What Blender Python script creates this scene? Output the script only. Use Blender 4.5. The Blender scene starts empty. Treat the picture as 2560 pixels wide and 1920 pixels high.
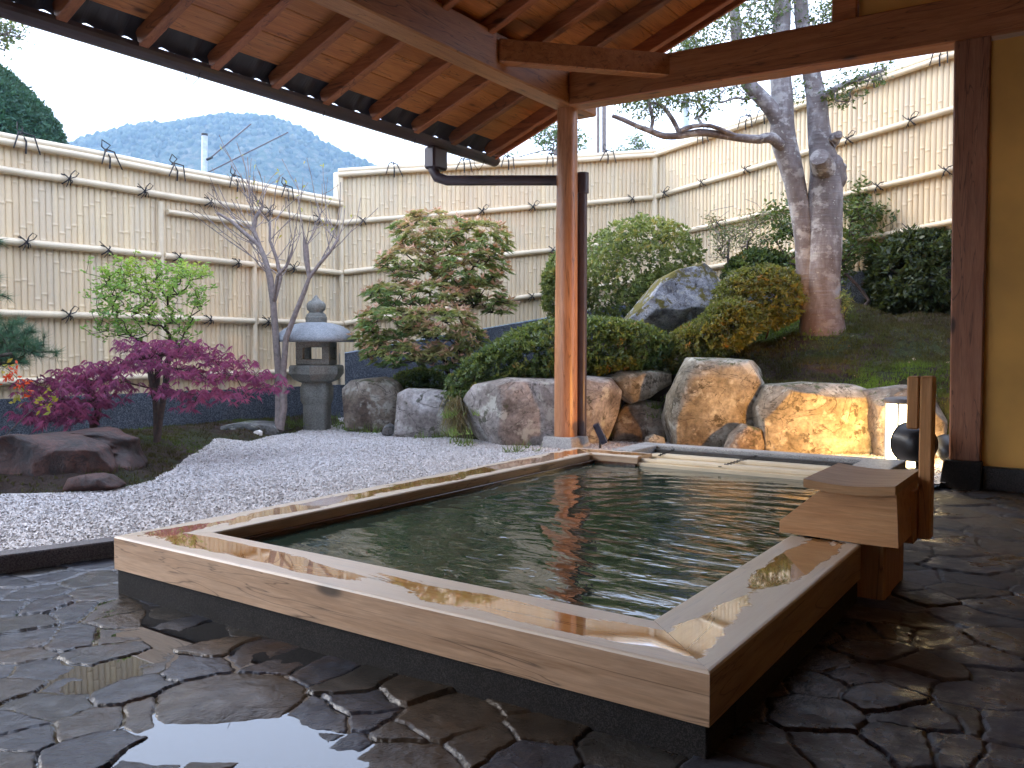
import bpy, math, random
import numpy as np
from mathutils import Vector, Matrix
R_=math.radians
random.seed(7); rng=np.random.default_rng(7)
sc=bpy.context.scene; COL=sc.collection

# ---------------------------------------------------------------- camera
F_PX,YAW,PIT=2107.763,-0.6038,0.0426
cam_d=bpy.data.cameras.new("camera"); cam=bpy.data.objects.new("camera",cam_d); COL.objects.link(cam)
cam_d.sensor_width=36; cam_d.lens=F_PX/2560*36; cam_d.clip_start=.05; cam_d.clip_end=5000
cam.location=(0,0,1); cam.rotation_euler=(math.pi/2-PIT,0,-YAW)
sc.camera=cam
# ---------------------------------------------------------------- sky and sun
SUN_EL,SUN_AZ=R_(32),R_(-112)          # azimuth measured from +Y towards +X
w=bpy.data.worlds.new("World"); sc.world=w; w.use_nodes=True
nt=w.node_tree; nt.nodes.clear()
wo=nt.nodes.new('ShaderNodeOutputWorld'); bg=nt.nodes.new('ShaderNodeBackground')
sky=nt.nodes.new('ShaderNodeTexSky'); sky.sky_type='NISHITA'; sky.sun_disc=False
sky.sun_elevation=SUN_EL; sky.sun_rotation=SUN_AZ; sky.air_density=1.3; sky.dust_density=1.5
mixc=nt.nodes.new('ShaderNodeMix'); mixc.data_type='RGBA'; mixc.inputs[0].default_value=.72
mixc.inputs[7].default_value=(6.2,6.7,8.3,1)     # thin even cloud veil
nt.links.new(sky.outputs[0],mixc.inputs[6]); nt.links.new(mixc.outputs[2],bg.inputs[0])
bg.inputs[1].default_value=.15; nt.links.new(bg.outputs[0],wo.inputs[0])
sl=bpy.data.lights.new("sun",'SUN'); sl.energy=.8; sl.angle=R_(20); sl.color=(1,.95,.9)
so=bpy.data.objects.new("sun",sl); COL.objects.link(so)
sd=Vector((math.sin(SUN_AZ)*math.cos(SUN_EL),math.cos(SUN_AZ)*math.cos(SUN_EL),math.sin(SUN_EL)))
so.rotation_euler=sd.to_track_quat('Z','Y').to_euler()
sc.view_settings.view_transform='Standard'; sc.view_settings.look='None'
sc.view_settings.gamma=1; sc.view_settings.exposure=2.05
sc.cycles.max_bounces=8; sc.cycles.diffuse_bounces=4; sc.cycles.transparent_max_bounces=12
try: sc.cycles.sample_clamp_indirect=6
except Exception: pass

# ---------------------------------------------------------------- pixel -> point helpers (surveying the photo)
cy_,sy_,cp_,sp_=math.cos(YAW),math.sin(YAW),math.cos(PIT),math.sin(PIT)
FW=np.array([sy_*cp_,cy_*cp_,-sp_]); RT=np.array([cy_,-sy_,0.]); UP=np.cross(RT,FW); CP=np.array([0,0,1.])
PS=2560/2212
def at(x,y,z=None,X=None,Y=None,d=None):
    r=FW+RT*(x*PS-1280)/F_PX-UP*(y*PS-960)/F_PX
    t=(z-1)/r[2] if z is not None else X/r[0] if X is not None else Y/r[1] if Y is not None else d
    return CP+r*t
PXM=PS/F_PX     # metres per survey pixel at 1 m

# ---------------------------------------------------------------- noise
def _h(ix,iy,iz,s):
    n=(ix.astype(np.int64)*374761393+iy.astype(np.int64)*668265263+iz.astype(np.int64)*2147483647+s*1274126177)&0xffffffff
    n=((n^(n>>13))*1274126177)&0xffffffff; n=n^(n>>16)
    return (n&0xffff)/65535.
def vnoise(P,s=0):
    P=np.asarray(P,float); i=np.floor(P); f=P-i; f=f*f*(3-2*f); i=i.astype(np.int64)
    r=0
    for a in (0,1):
        for b in (0,1):
            for c in (0,1):
                wt=(f[:,0] if a else 1-f[:,0])*(f[:,1] if b else 1-f[:,1])*(f[:,2] if c else 1-f[:,2])
                r=r+wt*_h(i[:,0]+a,i[:,1]+b,i[:,2]+c,s)
    return r*2-1
def fbm(P,s=0,o=4):
    r=0;a=1;t=0;P=np.asarray(P,float)
    for k in range(o):
        r=r+a*vnoise(P*2**k+k*17.3,s+k);t+=a;a*=.5
    return r/t
def sstep(x): x=np.clip(x,0,1); return x*x*(3-2*x)

# ---------------------------------------------------------------- objects
def tag(o,label=None,cat=None,group=None,kind=None):
    if label:o['label']=label
    if cat:o['category']=cat
    if group:o['group']=group
    if kind:o['kind']=kind
    return o
def thing(name,label,cat,loc=(0,0,0),group=None):
    o=bpy.data.objects.new(name,None); COL.objects.link(o); o.location=loc; o.empty_display_size=.1
    return tag(o,label,cat,group)
def link(name,me,mat,parent=None,label=None):
    o=bpy.data.objects.new(name,me); COL.objects.link(o)
    if mat is not None:
        for m in (mat if isinstance(mat,(list,tuple)) else [mat]): me.materials.append(m)
    if parent is not None:
        o.parent=parent
        wl=Vector((0,0,0)); p=parent
        while p is not None: wl+=p.location; p=p.parent
        o.location=-wl          # vertices are written in world metres
    if label:o['label']=label
    return o
def mk(name,V,Fc,mat,parent=None,smooth=False,label=None,attrs=None,nv=None):
    """fast mesh: V (n,3), Fc (m,k) array or list of lists"""
    me=bpy.data.meshes.new(name); V=np.asarray(V,np.float32)
    if isinstance(Fc,np.ndarray):
        m,k=Fc.shape
        me.vertices.add(len(V)); me.vertices.foreach_set('co',V.ravel())
        me.loops.add(m*k); me.loops.foreach_set('vertex_index',Fc.astype(np.int32).ravel())
        me.polygons.add(m); me.polygons.foreach_set('loop_start',np.arange(0,m*k,k,dtype=np.int32))
        try: me.polygons.foreach_set('loop_total',np.full(m,k,np.int32))
        except Exception: pass
        me.update(calc_edges=True)
    else:
        me.from_pydata(V.tolist(),[],Fc); me.update()
    if smooth: me.polygons.foreach_set('use_smooth',np.ones(len(me.polygons),bool))
    for an,(dom,val) in (attrs or {}).items():
        val=np.asarray(val,np.float32)
        if val.ndim==1:
            a=me.attributes.new(an,'FLOAT',dom); a.data.foreach_set('value',val)
        else:
            a=me.attributes.new(an,'FLOAT_COLOR',dom)
            a.data.foreach_set('color',np.c_[val,np.ones(len(val))].astype(np.float32).ravel())
    return link(name,me,mat,parent,label)
class MB:
    def __init__(s): s.V=[];s.F=[];s.S=[]
    def add(s,V,F,smooth=False):
        o=len(s.V); s.V+= [tuple(v) for v in V]; s.F+=[[i+o for i in f] for f in F]; s.S+=[smooth]*len(F)
    def box(s,a,b,bev=.006):
        a=np.array(a,float);b=np.array(b,float);lo=np.minimum(a,b);hi=np.maximum(a,b)
        return s.hexa([(lo[0],lo[1],lo[2]),(hi[0],lo[1],lo[2]),(hi[0],hi[1],lo[2]),(lo[0],hi[1],lo[2]),
                (lo[0],lo[1],hi[2]),(hi[0],lo[1],hi[2]),(hi[0],hi[1],hi[2]),(lo[0],hi[1],hi[2])],bev)
    def hexa(s,P,bev=.006):
        P=np.array(P,float)
        fs=[[0,3,2,1],[4,5,6,7],[0,1,5,4],[1,2,6,5],[2,3,7,6],[3,0,4,7]]
        if bev<=0: s.add(P,fs); return s
        # chamfered box: each corner becomes three points, one on each face
        V=[];idx={}
        for fi,f in enumerate(fs):
            for k in range(4):
                c=P[f[k]];n=P[f[(k+1)%4]]-c;p=P[f[(k-1)%4]]-c
                ln,lp=np.linalg.norm(n),np.linalg.norm(p)
                b=min(bev,ln*.3,lp*.3)
                idx[(fi,f[k])]=len(V); V.append(c+n/ln*b+p/lp*b)
        F=[[idx[(fi,v)] for v in f] for fi,f in enumerate(fs)]
        ed={}
        for fi,f in enumerate(fs):
            for k in range(4):
                a,b=f[k],f[(k+1)%4]; ed.setdefault(frozenset((a,b)),[]).append((fi,a,b))
        for e in ed.values():
            (f1,a,b),(f2,_,_)=e
            F.append([idx[(f1,b)],idx[(f1,a)],idx[(f2,a)],idx[(f2,b)]])
        for v in range(8):
            fl=[fi for fi,f in enumerate(fs) if v in f]
            pts=[idx[(fi,v)] for fi in fl]
            n=np.cross(V[pts[1]]-V[pts[0]],V[pts[2]]-V[pts[0]])
            if n@(P[v]-P.mean(0))<0: pts=pts[::-1]
            F.append(pts)
        s.add(V,F); return s
    def beam(s,p,q,w,h,bev=.008,up=(0,0,1)):
        p=np.array(p,float);q=np.array(q,float);d=(q-p)/np.linalg.norm(q-p)
        up=np.array(up,float); sd=np.cross(d,up);sd/=np.linalg.norm(sd);u=np.cross(sd,d)
        a=sd*w/2;b=u*h/2
        s.hexa([p-a-b,p+a-b,q+a-b,q-a-b,p-a+b,p+a+b,q+a+b,q-a+b],bev); return s
    def tube(s,pts,rad,n=8,cap=True,jit=0):
        pts=np.array(pts,float)
        if np.isscalar(rad): rad=[rad]*len(pts)
        V=[];m=len(pts); u=None
        for i in range(m):
            d=pts[min(i+1,m-1)]-pts[max(i-1,0)]; L=np.linalg.norm(d); d=d/L if L>1e-9 else np.array([0,0,1.])
            if u is None:
                u=np.cross(d,[0,0,1.] if abs(d[2])<.9 else [1.,0,0]); u/=np.linalg.norm(u)
            else:
                u=u-d*(u@d); u/=max(np.linalg.norm(u),1e-9)
            v=np.cross(d,u)
            for k in range(n):
                a=2*math.pi*k/n; r=rad[i]*(1+jit*(random.random()-.5)*2)
                V.append(pts[i]+(u*math.cos(a)+v*math.sin(a))*r)
        F=[]
        for i in range(m-1):
            for k in range(n):
                k2=(k+1)%n; F.append([i*n+k,i*n+k2,(i+1)*n+k2,(i+1)*n+k])
        s.add(V,F,True)
        if cap: s.add(V[:n],[list(range(n))[::-1]]); s.add(V[-n:],[list(range(n))])
        return s
    def lathe(s,prof,c,n=32,flat=False,sq=None):
        """prof [(r,z)], sq = superellipse power for squarish plans"""
        V=[];c=np.array(c,float)
        for r,z in prof:
            for k in range(n):
                a=2*math.pi*k/n; ca,sa=math.cos(a),math.sin(a); q=1
                if sq: q=1/((abs(ca)**sq+abs(sa)**sq)**(1/sq))
                V.append(c+np.array([r*q*ca,r*q*sa,z]))
        F=[]
        for i in range(len(prof)-1):
            for k in range(n):
                k2=(k+1)%n; F.append([i*n+k,i*n+k2,(i+1)*n+k2,(i+1)*n+k])
        s.add(V,F,not flat)
        s.add(V[:n],[list(range(n))[::-1]]); s.add(V[-n:],[list(range(n))]); return s
    def prism(s,pts,off,bev=0):
        pts=[np.array(p,float) for p in pts]; off=np.array(off,float); n=len(pts)
        s.add(pts+[p+off for p in pts],[list(range(n))[::-1],list(range(n,2*n))]+[[i,(i+1)%n,(i+1)%n+n,i+n] for i in range(n)]); return s
    def build(s,name,mat,parent=None,label=None):
        me=bpy.data.meshes.new(name); me.from_pydata([tuple(map(float,v)) for v in s.V],[],s.F)
        me.polygons.foreach_set('use_smooth',s.S); me.update()
        return link(name,me,mat,parent,label)

# ---------------------------------------------------------------- materials
class N:
    def __init__(s,name):
        s.m=bpy.data.materials.new(name); s.m.use_nodes=True; s.t=s.m.node_tree; s.t.nodes.clear()
        s.out=s.n('OutputMaterial'); s.p=s.n('BsdfPrincipled'); s.l(s.p.outputs[0],s.out.inputs[0])
        s.tc=s.n('TexCoord')
    def n(s,k,**kw):
        x=s.t.nodes.new('ShaderNode'+k)
        for a,b in kw.items(): setattr(x,a,b)
        return x
    def l(s,a,b): s.t.links.new(a,b); return b
    def map(s,scale=(1,1,1),rot=(0,0,0),loc=(0,0,0),src=None):
        m=s.n('Mapping'); m.inputs[3].default_value=scale; m.inputs[2].default_value=rot; m.inputs[1].default_value=loc
        s.l(src or s.tc.outputs['Object'],m.inputs[0]); return m.outputs[0]
    def noise(s,v,sc=5,det=4,ro=.55,dist=0):
        x=s.n('TexNoise'); s.l(v,x.inputs['Vector']); x.inputs['Scale'].default_value=sc; x.inputs['Detail'].default_value=det
        x.inputs['Roughness'].default_value=ro; x.inputs['Distortion'].default_value=dist; return x.outputs['Fac']
    def vor(s,v,sc=5,feat='F1',rnd=1,out='Distance'):
        x=s.n('TexVoronoi'); x.feature=feat; s.l(v,x.inputs['Vector']); x.inputs['Scale'].default_value=sc
        x.inputs['Randomness'].default_value=rnd; return x.outputs[out]
    def ramp(s,f,stops,mode='LINEAR'):
        r=s.n('ValToRGB'); r.color_ramp.interpolation=mode; e=r.color_ramp.elements
        while len(e)<len(stops): e.new(.5)
        for k,(p,c) in enumerate(stops):
            e[k].position=p; e[k].color=(*c,1) if hasattr(c,'__len__') else (c,c,c,1)
        s.l(f,r.inputs[0]); return r.outputs[0]
    def mix(s,f,a,b,mode='MIX'):
        x=s.n('Mix'); x.data_type='RGBA'; x.blend_type=mode
        for v,i in ((f,0),(a,6),(b,7)):
            if hasattr(v,'is_linked'): s.l(v,x.inputs[i])
            elif hasattr(v,'__len__'): x.inputs[i].default_value=(*v,1)
            else: x.inputs[i].default_value=v
        return x.outputs[2]
    def math(s,op,a,b=0,clamp=False):
        x=s.n('Math'); x.operation=op; x.use_clamp=clamp
        for v,i in ((a,0),(b,1)):
            if hasattr(v,'is_linked'): s.l(v,x.inputs[i])
            else: x.inputs[i].default_value=v
        return x.outputs[0]
    def bump(s,h,strength=.3,dist=.02,prev=None):
        b=s.n('Bump'); b.inputs['Strength'].default_value=strength; b.inputs['Distance'].default_value=dist
        s.l(h,b.inputs['Height'])
        if prev is not None: s.l(prev,b.inputs['Normal'])
        s.l(b.outputs[0],s.p.inputs['Normal']); return b.outputs[0]
    def col(s,c):
        if hasattr(c,'is_linked'): s.l(c,s.p.inputs['Base Color'])
        else: s.p.inputs['Base Color'].default_value=(*c,1)
    def rough(s,c):
        if hasattr(c,'is_linked'): s.l(c,s.p.inputs['Roughness'])
        else: s.p.inputs['Roughness'].default_value=c
    def attr(s,name,out='Fac'):
        a=s.n('Attribute'); a.attribute_name=name; return a.outputs[out]

def wood(name,light,mid,dark,axis='X',rough=.55,knots=True,wet=False,scale=1,cracks=True):
    n=N(name); k={'X':(1,14,14),'Y':(14,1,14),'Z':(14,14,1)}[axis]
    k=tuple(v*scale for v in k)
    v=n.map(k); g=n.noise(v,1.6,6,.65,.6)
    c=n.ramp(g,[(.25,dark),(.45,mid),(.62,light),(.8,mid)])
    big=n.noise(n.map((1,1,1)),1.7,2); c=n.mix(n.ramp(big,[(.3,0),(.7,.45)]),c,tuple(a*.72 for a in mid))
    fine=n.noise(n.map(tuple(q*4 for q in k)),3,3); c=n.mix(.22,c,n.ramp(fine,[(.3,.25),(.7,.9)]),'OVERLAY')
    if cracks:
        kc={'X':(.55,7,7),'Y':(7,.55,7),'Z':(7,7,.55)}[axis]
        cr=n.noise(n.map(kc,loc=(3,1,7)),1.3,3,.5,1.2)
        line=n.ramp(n.math('ABSOLUTE',n.math('SUBTRACT',cr,.5)),[(0,1),(.006,.35),(.014,0)])
        c=n.mix(n.math('MULTIPLY',line,.75),c,tuple(a*.25 for a in dark))
    oi=n.n('ObjectInfo'); c=n.mix(1,c,n.ramp(oi.outputs['Random'],[(0,(.74,.72,.70)),(.5,(1,1,1)),(1,(1,.86,.78))]),'MULTIPLY')
    if knots:
        kk={'X':(.9,2.6,2.6),'Y':(2.6,.9,2.6),'Z':(2.6,2.6,.9)}[axis]
        vd=n.vor(n.map(kk),1.7,'F1')
        kn=n.ramp(vd,[(.045,1),(.075,.8),(.11,.2),(.19,0)])
        c=n.mix(kn,c,tuple(a*.33 for a in dark))
    n.col(c); n.rough(rough)
    n.bump(g,.16,.01)
    if wet:
        # pools and damp streaks lie along the middle of the boards
        a=n.noise(n.map({'X':(1,2.6,1),'Y':(2.6,1,1)}[axis],loc=(1.7,.4,0)),1.5,7,.62,.8)
        m=n.attr('mid'); s=n.math('MULTIPLY',m,1)
        wmask=n.ramp(n.math('ADD',a,n.math('MULTIPLY',n.math('SUBTRACT',s,.62),.45)),[(.48,0),(.505,1)])
        n.col(n.mix(wmask,n.mix(.6,c,(.72,.69,.63)),n.mix(1,c,(.82,.62,.38),'MULTIPLY')))  # dry wood whitened: sky sheen put into its colour; wet wood darker
        rr=n.ramp(wmask,[(0,.34),(1,.035)])
        n.rough(rr); n.p.inputs['Coat Weight'].default_value=0
        n.l(wmask,n.p.inputs['Coat Weight']); n.p.inputs['Coat Roughness'].default_value=.02
        b=n.n('Bump'); b.inputs['Distance'].default_value=.006; n.l(g,b.inputs['Height'])
        n.l(n.math('MULTIPLY',n.math('SUBTRACT',1,wmask),.12),b.inputs['Strength']); n.l(b.outputs[0],n.p.inputs['Normal'])
    return n.m
def granite(name,c1,c2,c3,sc=90,rough=.5,bump=.15):
    n=N(name); v=n.tc.outputs['Object']
    s=n.vor(v,sc,'F1',1,'Color'); bw=n.n('RGBToBW'); n.l(s,bw.inputs[0])
    c=n.ramp(bw.outputs[0],[(.15,c1),(.45,c2),(.8,c3)])
    g=n.noise(v,4,5); c=n.mix(.5,c,n.ramp(g,[(.3,.3),(.7,.7)]),'OVERLAY')
    st=n.noise(n.map((1,1,.25)),9,4); c=n.mix(n.ramp(st,[(.5,0),(.8,.35)]),c,tuple(a*.45 for a in c2))
    n.col(c); n.rough(rough); n.bump(n.noise(v,sc*.8,3),bump,.004); return n.m
def plain(name,c,rough=.5,metal=0,var=.25,sc=6,bump=.1):
    n=N(name); g=n.noise(n.tc.outputs['Object'],sc,5)
    n.col(n.mix(n.ramp(g,[(.3,0),(.7,1)]),tuple(a*(1-var) for a in c),tuple(min(1,a*(1+var)) for a in c)))
    n.rough(n.ramp(g,[(.3,max(0,rough-.1)),(.7,min(1,rough+.1))])); n.p.inputs['Metallic'].default_value=metal
    if bump: n.bump(n.noise(n.tc.outputs['Object'],sc*6,3),bump,.003)
    return n.m
def leafmat(name,stops,rough=.45,trans=.35,back=None):
    n=N(name); f=n.attr('rnd'); c=n.ramp(f,stops)
    n.col(c); n.rough(rough)
    tr=n.n('BsdfTranslucent'); n.l(n.mix(.5,c,(.35,.42,.08),'MIX') if back is None else n.mix(.5,c,back),tr.inputs[0])
    mx=n.n('MixShader'); mx.inputs[0].default_value=trans
    n.l(n.p.outputs[0],mx.inputs[1]); n.l(tr.outputs[0],mx.inputs[2]); n.l(mx.outputs[0],n.out.inputs[0]); return n.m
def rockmat(name,base,light,dark,moss=0,lichen=.4,stain=(.05,.04,.02),sc=1,rough=.8,mosscol=(.045,.06,.012)):
    n=N(name); v=n.tc.outputs['Object']
    g=n.noise(v,2.6*sc,8,.62,.3); c=n.ramp(g,[(.34,dark),(.5,base),(.64,light)])
    f=n.noise(v,26*sc,5,.7); c=n.mix(.6,c,n.ramp(f,[(.3,.15),(.7,.85)]),'OVERLAY')
    li=n.noise(n.map((1,1,1),loc=(5,2,1)),7*sc,5,.6); c=n.mix(n.ramp(li,[(.55,0),(.63,lichen)]),c,(.55,.56,.5))
    sp=n.noise(n.map((1,1,1),loc=(9,4,3)),5*sc,6,.7); 
    c=n.mix(n.ramp(sp,[(.60,0),(.64,.85)]),c,stain)
    vein=n.noise(n.map((1,1,1.6),loc=(2,2,2)),1.7*sc,4,.6,1.5)
    vl=n.ramp(n.math('ABSOLUTE',n.math('SUBTRACT',vein,.5)),[(0,.8),(.012,0)]); c=n.mix(vl,c,tuple(a*.35 for a in dark))
    if moss>0:
        ge=n.n('NewGeometry'); sx=n.n('SeparateXYZ'); n.l(ge.outputs['True Normal'],sx.inputs[0])
        mo=n.math('ADD',n.math('MULTIPLY',sx.outputs[2],.26),n.noise(v,4.5,7,.75))
        mm=n.ramp(mo,[(.90-moss*.35,0),(.96-moss*.35,1)])
        c=n.mix(mm,c,n.mix(n.noise(v,30,3),tuple(a*.5 for a in mosscol),tuple(a*1.7 for a in mosscol)))
    n.col(c); n.rough(rough); b=n.bump(g,.55,.05); n.bump(f,.4,.012,b)
    return n.m

M={}
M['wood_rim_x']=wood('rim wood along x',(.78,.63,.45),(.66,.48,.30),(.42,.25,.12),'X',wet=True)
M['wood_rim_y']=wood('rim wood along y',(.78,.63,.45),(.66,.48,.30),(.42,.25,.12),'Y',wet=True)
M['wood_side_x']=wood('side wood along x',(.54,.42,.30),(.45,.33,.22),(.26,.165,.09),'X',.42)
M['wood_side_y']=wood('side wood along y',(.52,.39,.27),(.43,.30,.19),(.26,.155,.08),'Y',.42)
M['wood_wet']=wood('wet inner wood',(.11,.055,.025),(.07,.032,.015),(.03,.014,.008),'Y',.25,False)
M['spout']=wood('spout wood',(.62,.38,.19),(.52,.29,.13),(.34,.16,.06),'X',.5,knots=False,cracks=False)
M['spout_z']=wood('spout post wood',(.60,.32,.13),(.5,.25,.09),(.3,.13,.04),'Z',.5,knots=False)
M['beam_x']=wood('beam wood x',(.46,.185,.07),(.37,.135,.045),(.2,.065,.02),'X',.45)
M['beam_y']=wood('beam wood y',(.50,.23,.09),(.40,.165,.06),(.22,.075,.025),'Y',.45)
M['rafter']=wood('rafter wood',(.42,.16,.065),(.31,.11,.042),(.17,.05,.02),'X',.5)
M['board']=wood('ceiling board wood',(.56,.235,.075),(.47,.175,.05),(.27,.08,.025),'Y',.45,scale=.55)
M['log']=wood('log wood',(.54,.27,.14),(.42,.19,.09),(.27,.105,.045),'Z',.33,knots=False)
M['post_z']=wood('corner post wood',(.36,.16,.085),(.29,.12,.06),(.17,.06,.03),'Z',.5)
M['gran_dark']=granite('dark wet granite',(.012,.012,.013),(.035,.034,.034),(.09,.088,.085),300,.3)
M['gran']=granite('grey granite',(.16,.16,.16),(.33,.33,.33),(.5,.5,.5),260,.55)
M['gran_floor']=granite('base granite',(.006,.005,.005),(.012,.010,.010),(.035,.032,.030),330,.75)
M['gran_floor'].node_tree.nodes['Principled BSDF'].inputs['Specular IOR Level'].default_value=.25
M['lantern']=granite('lantern granite',(.13,.135,.12),(.20,.205,.19),(.27,.275,.255),150,.85,.35)
M['lantern_roof']=granite('weathered lantern roof',(.17,.195,.22),(.24,.27,.30),(.31,.335,.365),150,.8,.35)
M['conc']=granite('dark washed concrete',(.010,.014,.024),(.032,.042,.066),(.15,.17,.2),150,.8,.5)
M['rope']=plain('black hemp rope',(.012,.011,.015),.8,sc=60)
M['gutter']=plain('brown purple gutter',(.06,.045,.055),.4,sc=4,bump=0)
M['tile']=plain('dark clay tile',(.03,.03,.038),.5,sc=9)
M['black']=plain('black metal',(.01,.01,.012),.4,sc=10)
M['bluemetal']=plain('blue black enamel',(.012,.016,.035),.3,sc=10,bump=0)
M['steel']=plain('galvanised steel',(.45,.5,.55),.45,.2,sc=5)
M['bark_dark']=plain('dark bark',(.055,.035,.028),.9,sc=30,bump=.6,var=.5)
M['bark_grey']=plain('grey twig bark',(.20,.165,.155),.8,sc=25,bump=.4,var=.35)
M['bark_red']=plain('reddish wet bark',(.07,.028,.02),.6,sc=25,bump=.5,var=.5)
def bark_big():
    n=N('smooth grey lichen bark'); v=n.tc.outputs['Object']
    g=n.noise(n.map((3,3,1)),2.2,7,.6,.5); c=n.ramp(g,[(.3,(.10,.082,.08)),(.5,(.19,.17,.175)),(.7,(.32,.31,.33))])
    ring=n.noise(n.map((1.2,1.2,10)),3,5,.6,1); c=n.mix(n.ramp(ring,[(.55,0),(.72,.5)]),c,(.085,.055,.05))
    li=n.noise(n.map((1,1,1.3),loc=(3,3,3)),4.5,6,.65); c=n.mix(n.ramp(li,[(.53,0),(.60,.8)]),c,(.46,.46,.47))
    sp=n.noise(v,26,2); c=n.mix(n.ramp(sp,[(.66,0),(.7,.7)]),c,(.5,.52,.5))
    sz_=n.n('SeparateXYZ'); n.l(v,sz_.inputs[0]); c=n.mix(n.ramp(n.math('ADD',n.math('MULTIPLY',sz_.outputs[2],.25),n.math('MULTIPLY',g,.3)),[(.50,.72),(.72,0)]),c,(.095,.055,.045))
    n.col(c); n.rough(.8); b=n.bump(ring,.5,.03); n.bump(n.noise(v,45,4),.3,.006,b); return n.m
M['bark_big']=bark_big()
def bamboo_mat():
    n=N('cream bamboo culms'); v=n.tc.outputs['Object']
    f=n.attr('rnd'); c=n.ramp(f,[(0,(.66,.53,.35)),(.5,(.73,.60,.41)),(1,(.78,.63,.40))])
    g=n.noise(n.map((6,6,.35)),1.6,4); c=n.mix(n.ramp(g,[(.45,0),(.75,.5)]),c,(.50,.47,.41))
    big=n.noise(n.map((1,1,.6)),.7,3); c=n.mix(n.ramp(big,[(.4,0),(.75,.45)]),c,(.66,.49,.31))
    n.col(c); n.rough(.5); n.bump(n.noise(n.map((40,40,2)),3,3),.06,.003); return n.m
M['bamboo']=bamboo_mat()
M['rail']=plain('pale bamboo pole',(.72,.61,.44),.38,var=.1,sc=3,bump=0)
M['cover']=plain('cream cover boards',(.66,.57,.42),.45,var=.06,sc=3,bump=0)
M['plaster']=plain('ochre plaster',(.66,.37,.10),.9,var=.2,sc=1.6,bump=.5)
def water_mat():
    n=N('dark bath water'); v=n.tc.outputs['Object']
    n.col((.014,.036,.029)); n.rough(.02); n.p.inputs['IOR'].default_value=1.5
    a=n.noise(n.map((1.0,2.2,1),rot=(0,0,.5)),1.3,2,.45,.6)
    b=n.noise(n.map((2.2,5,1),rot=(0,0,.35)),2.0,3,.5,.5)
    # ripples run out from the spout in the right part of the bath
    g=n.n('VectorMath'); g.operation='DISTANCE'; n.l(v,g.inputs[0]); g.inputs[1].default_value=(-1.25,3.75,.17)
    near=n.ramp(n.math('DIVIDE',g.outputs['Value'],2.4),[(.0,1),(.45,.55),(1,.08)])
    wv=n.math('SINE',n.math('MULTIPLY',n.math('ADD',g.outputs['Value'],n.math('MULTIPLY',a,.35)),34))
    h=n.math('ADD',n.math('MULTIPLY',a,.8),n.math('MULTIPLY',n.math('ADD',n.math('MULTIPLY',b,1.1),n.math('MULTIPLY',wv,.20)),near))
    n.bump(h,.32,.034); return n.m
M['water']=water_mat()
def puddle_mat():
    n=N('clear rain water film'); n.col((.012,.012,.014)); n.rough(.01); n.p.inputs['IOR'].default_value=1.75
    n.bump(n.noise(n.tc.outputs['Object'],5,2),.02,.01); return n.m
M['puddle']=puddle_mat()
def flag_mat():
    n=N('flagstone paving'); v=n.tc.outputs['Object']
    c=n.attr('stone','Color'); f=n.noise(v,14,7,.65,.3); c=n.mix(.6,c,n.ramp(f,[(.3,.15),(.7,.8)]),'OVERLAY')
    e=n.attr('edge'); c=n.mix(n.ramp(e,[(.03,.65),(.09,0)]),c,(.012,.011,.010))
    rust=n.noise(n.map((1,1,1),loc=(4,4,0)),3.2,5,.6); c=n.mix(n.ramp(rust,[(.52,0),(.68,.55)]),c,(.085,.045,.018))
    n.col(c); wv=n.attr('wet'); rr=n.noise(v,9,5,.6)
    wm=n.ramp(n.math('ADD',n.noise(n.map((1,1,1),loc=(2,7,0)),2.6,6,.62),n.math('MULTIPLY',n.math('SUBTRACT',wv,.5),.3)),[(.44,.62),(.56,.16)])
    n.rough(n.math('ADD',n.math('MULTIPLY',n.math('SUBTRACT',rr,.5),.3),wm))
    n.p.inputs['Specular IOR Level'].default_value=.6
    b=n.bump(f,.5,.02); n.bump(n.noise(v,110,4,.7),.28,.004,b); return n.m
M['flag']=flag_mat()
def gravel_mat():
    n=N('white crushed gravel bed'); v=n.tc.outputs['Object']
    cc=n.vor(v,85,'F1',1,'Color'); bw=n.n('RGBToBW'); n.l(cc,bw.inputs[0])
    c=n.ramp(bw.outputs[0],[(.1,(.24,.21,.20)),(.35,(.5,.47,.46)),(.7,(.68,.66,.66)),(.95,(.78,.77,.78))])
    g=n.noise(v,1.2,3); c=n.mix(n.ramp(g,[(.4,0),(.7,.35)]),c,(.40,.34,.30))
    n.col(c); n.rough(.75); n.bump(n.vor(v,85,'F1'),-.9,.012) ; return n.m
M['gravel']=gravel_mat()
M['grain']=leafmat('crushed white gravel grains',[(0,(.45,.41,.39)),(.12,(.60,.58,.57)),(.5,(.69,.68,.69)),(1,(.78,.77,.79))],.7,0)
def soil_mat():
    n=N('mossy soil'); v=n.tc.outputs['Object']
    g=n.noise(v,1.6,6,.65); f=n.noise(v,22,5,.7)
    c=n.mix(n.ramp(n.math('ADD',g,n.math('MULTIPLY',n.math('SUBTRACT',f,.5),.35)),[(.46,0),(.60,1)]),(.032,.017,.011),(.026,.038,.009))
    c=n.mix(.6,c,n.ramp(f,[(.3,.1),(.7,.85)]),'OVERLAY'); n.col(c); n.rough(.95); n.bump(f,.9,.03); return n.m
M['soil']=soil_mat()
M['moss']=leafmat('moss tufts',[(0,(.035,.016,.009)),(.3,(.045,.034,.010)),(.55,(.05,.075,.010)),(.85,(.10,.18,.015)),(1,(.16,.27,.02))],.8,.3)
M['grass']=leafmat('grass blades',[(0,(.10,.12,.05)),(.6,(.07,.15,.03)),(1,(.14,.22,.05))],.6,.4)
M['azalea']=leafmat('azalea leaves',[(0,(.035,.07,.024)),(.4,(.08,.145,.04)),(.7,(.16,.21,.05)),(.9,(.26,.25,.06)),(1,(.32,.19,.06))])
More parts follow.
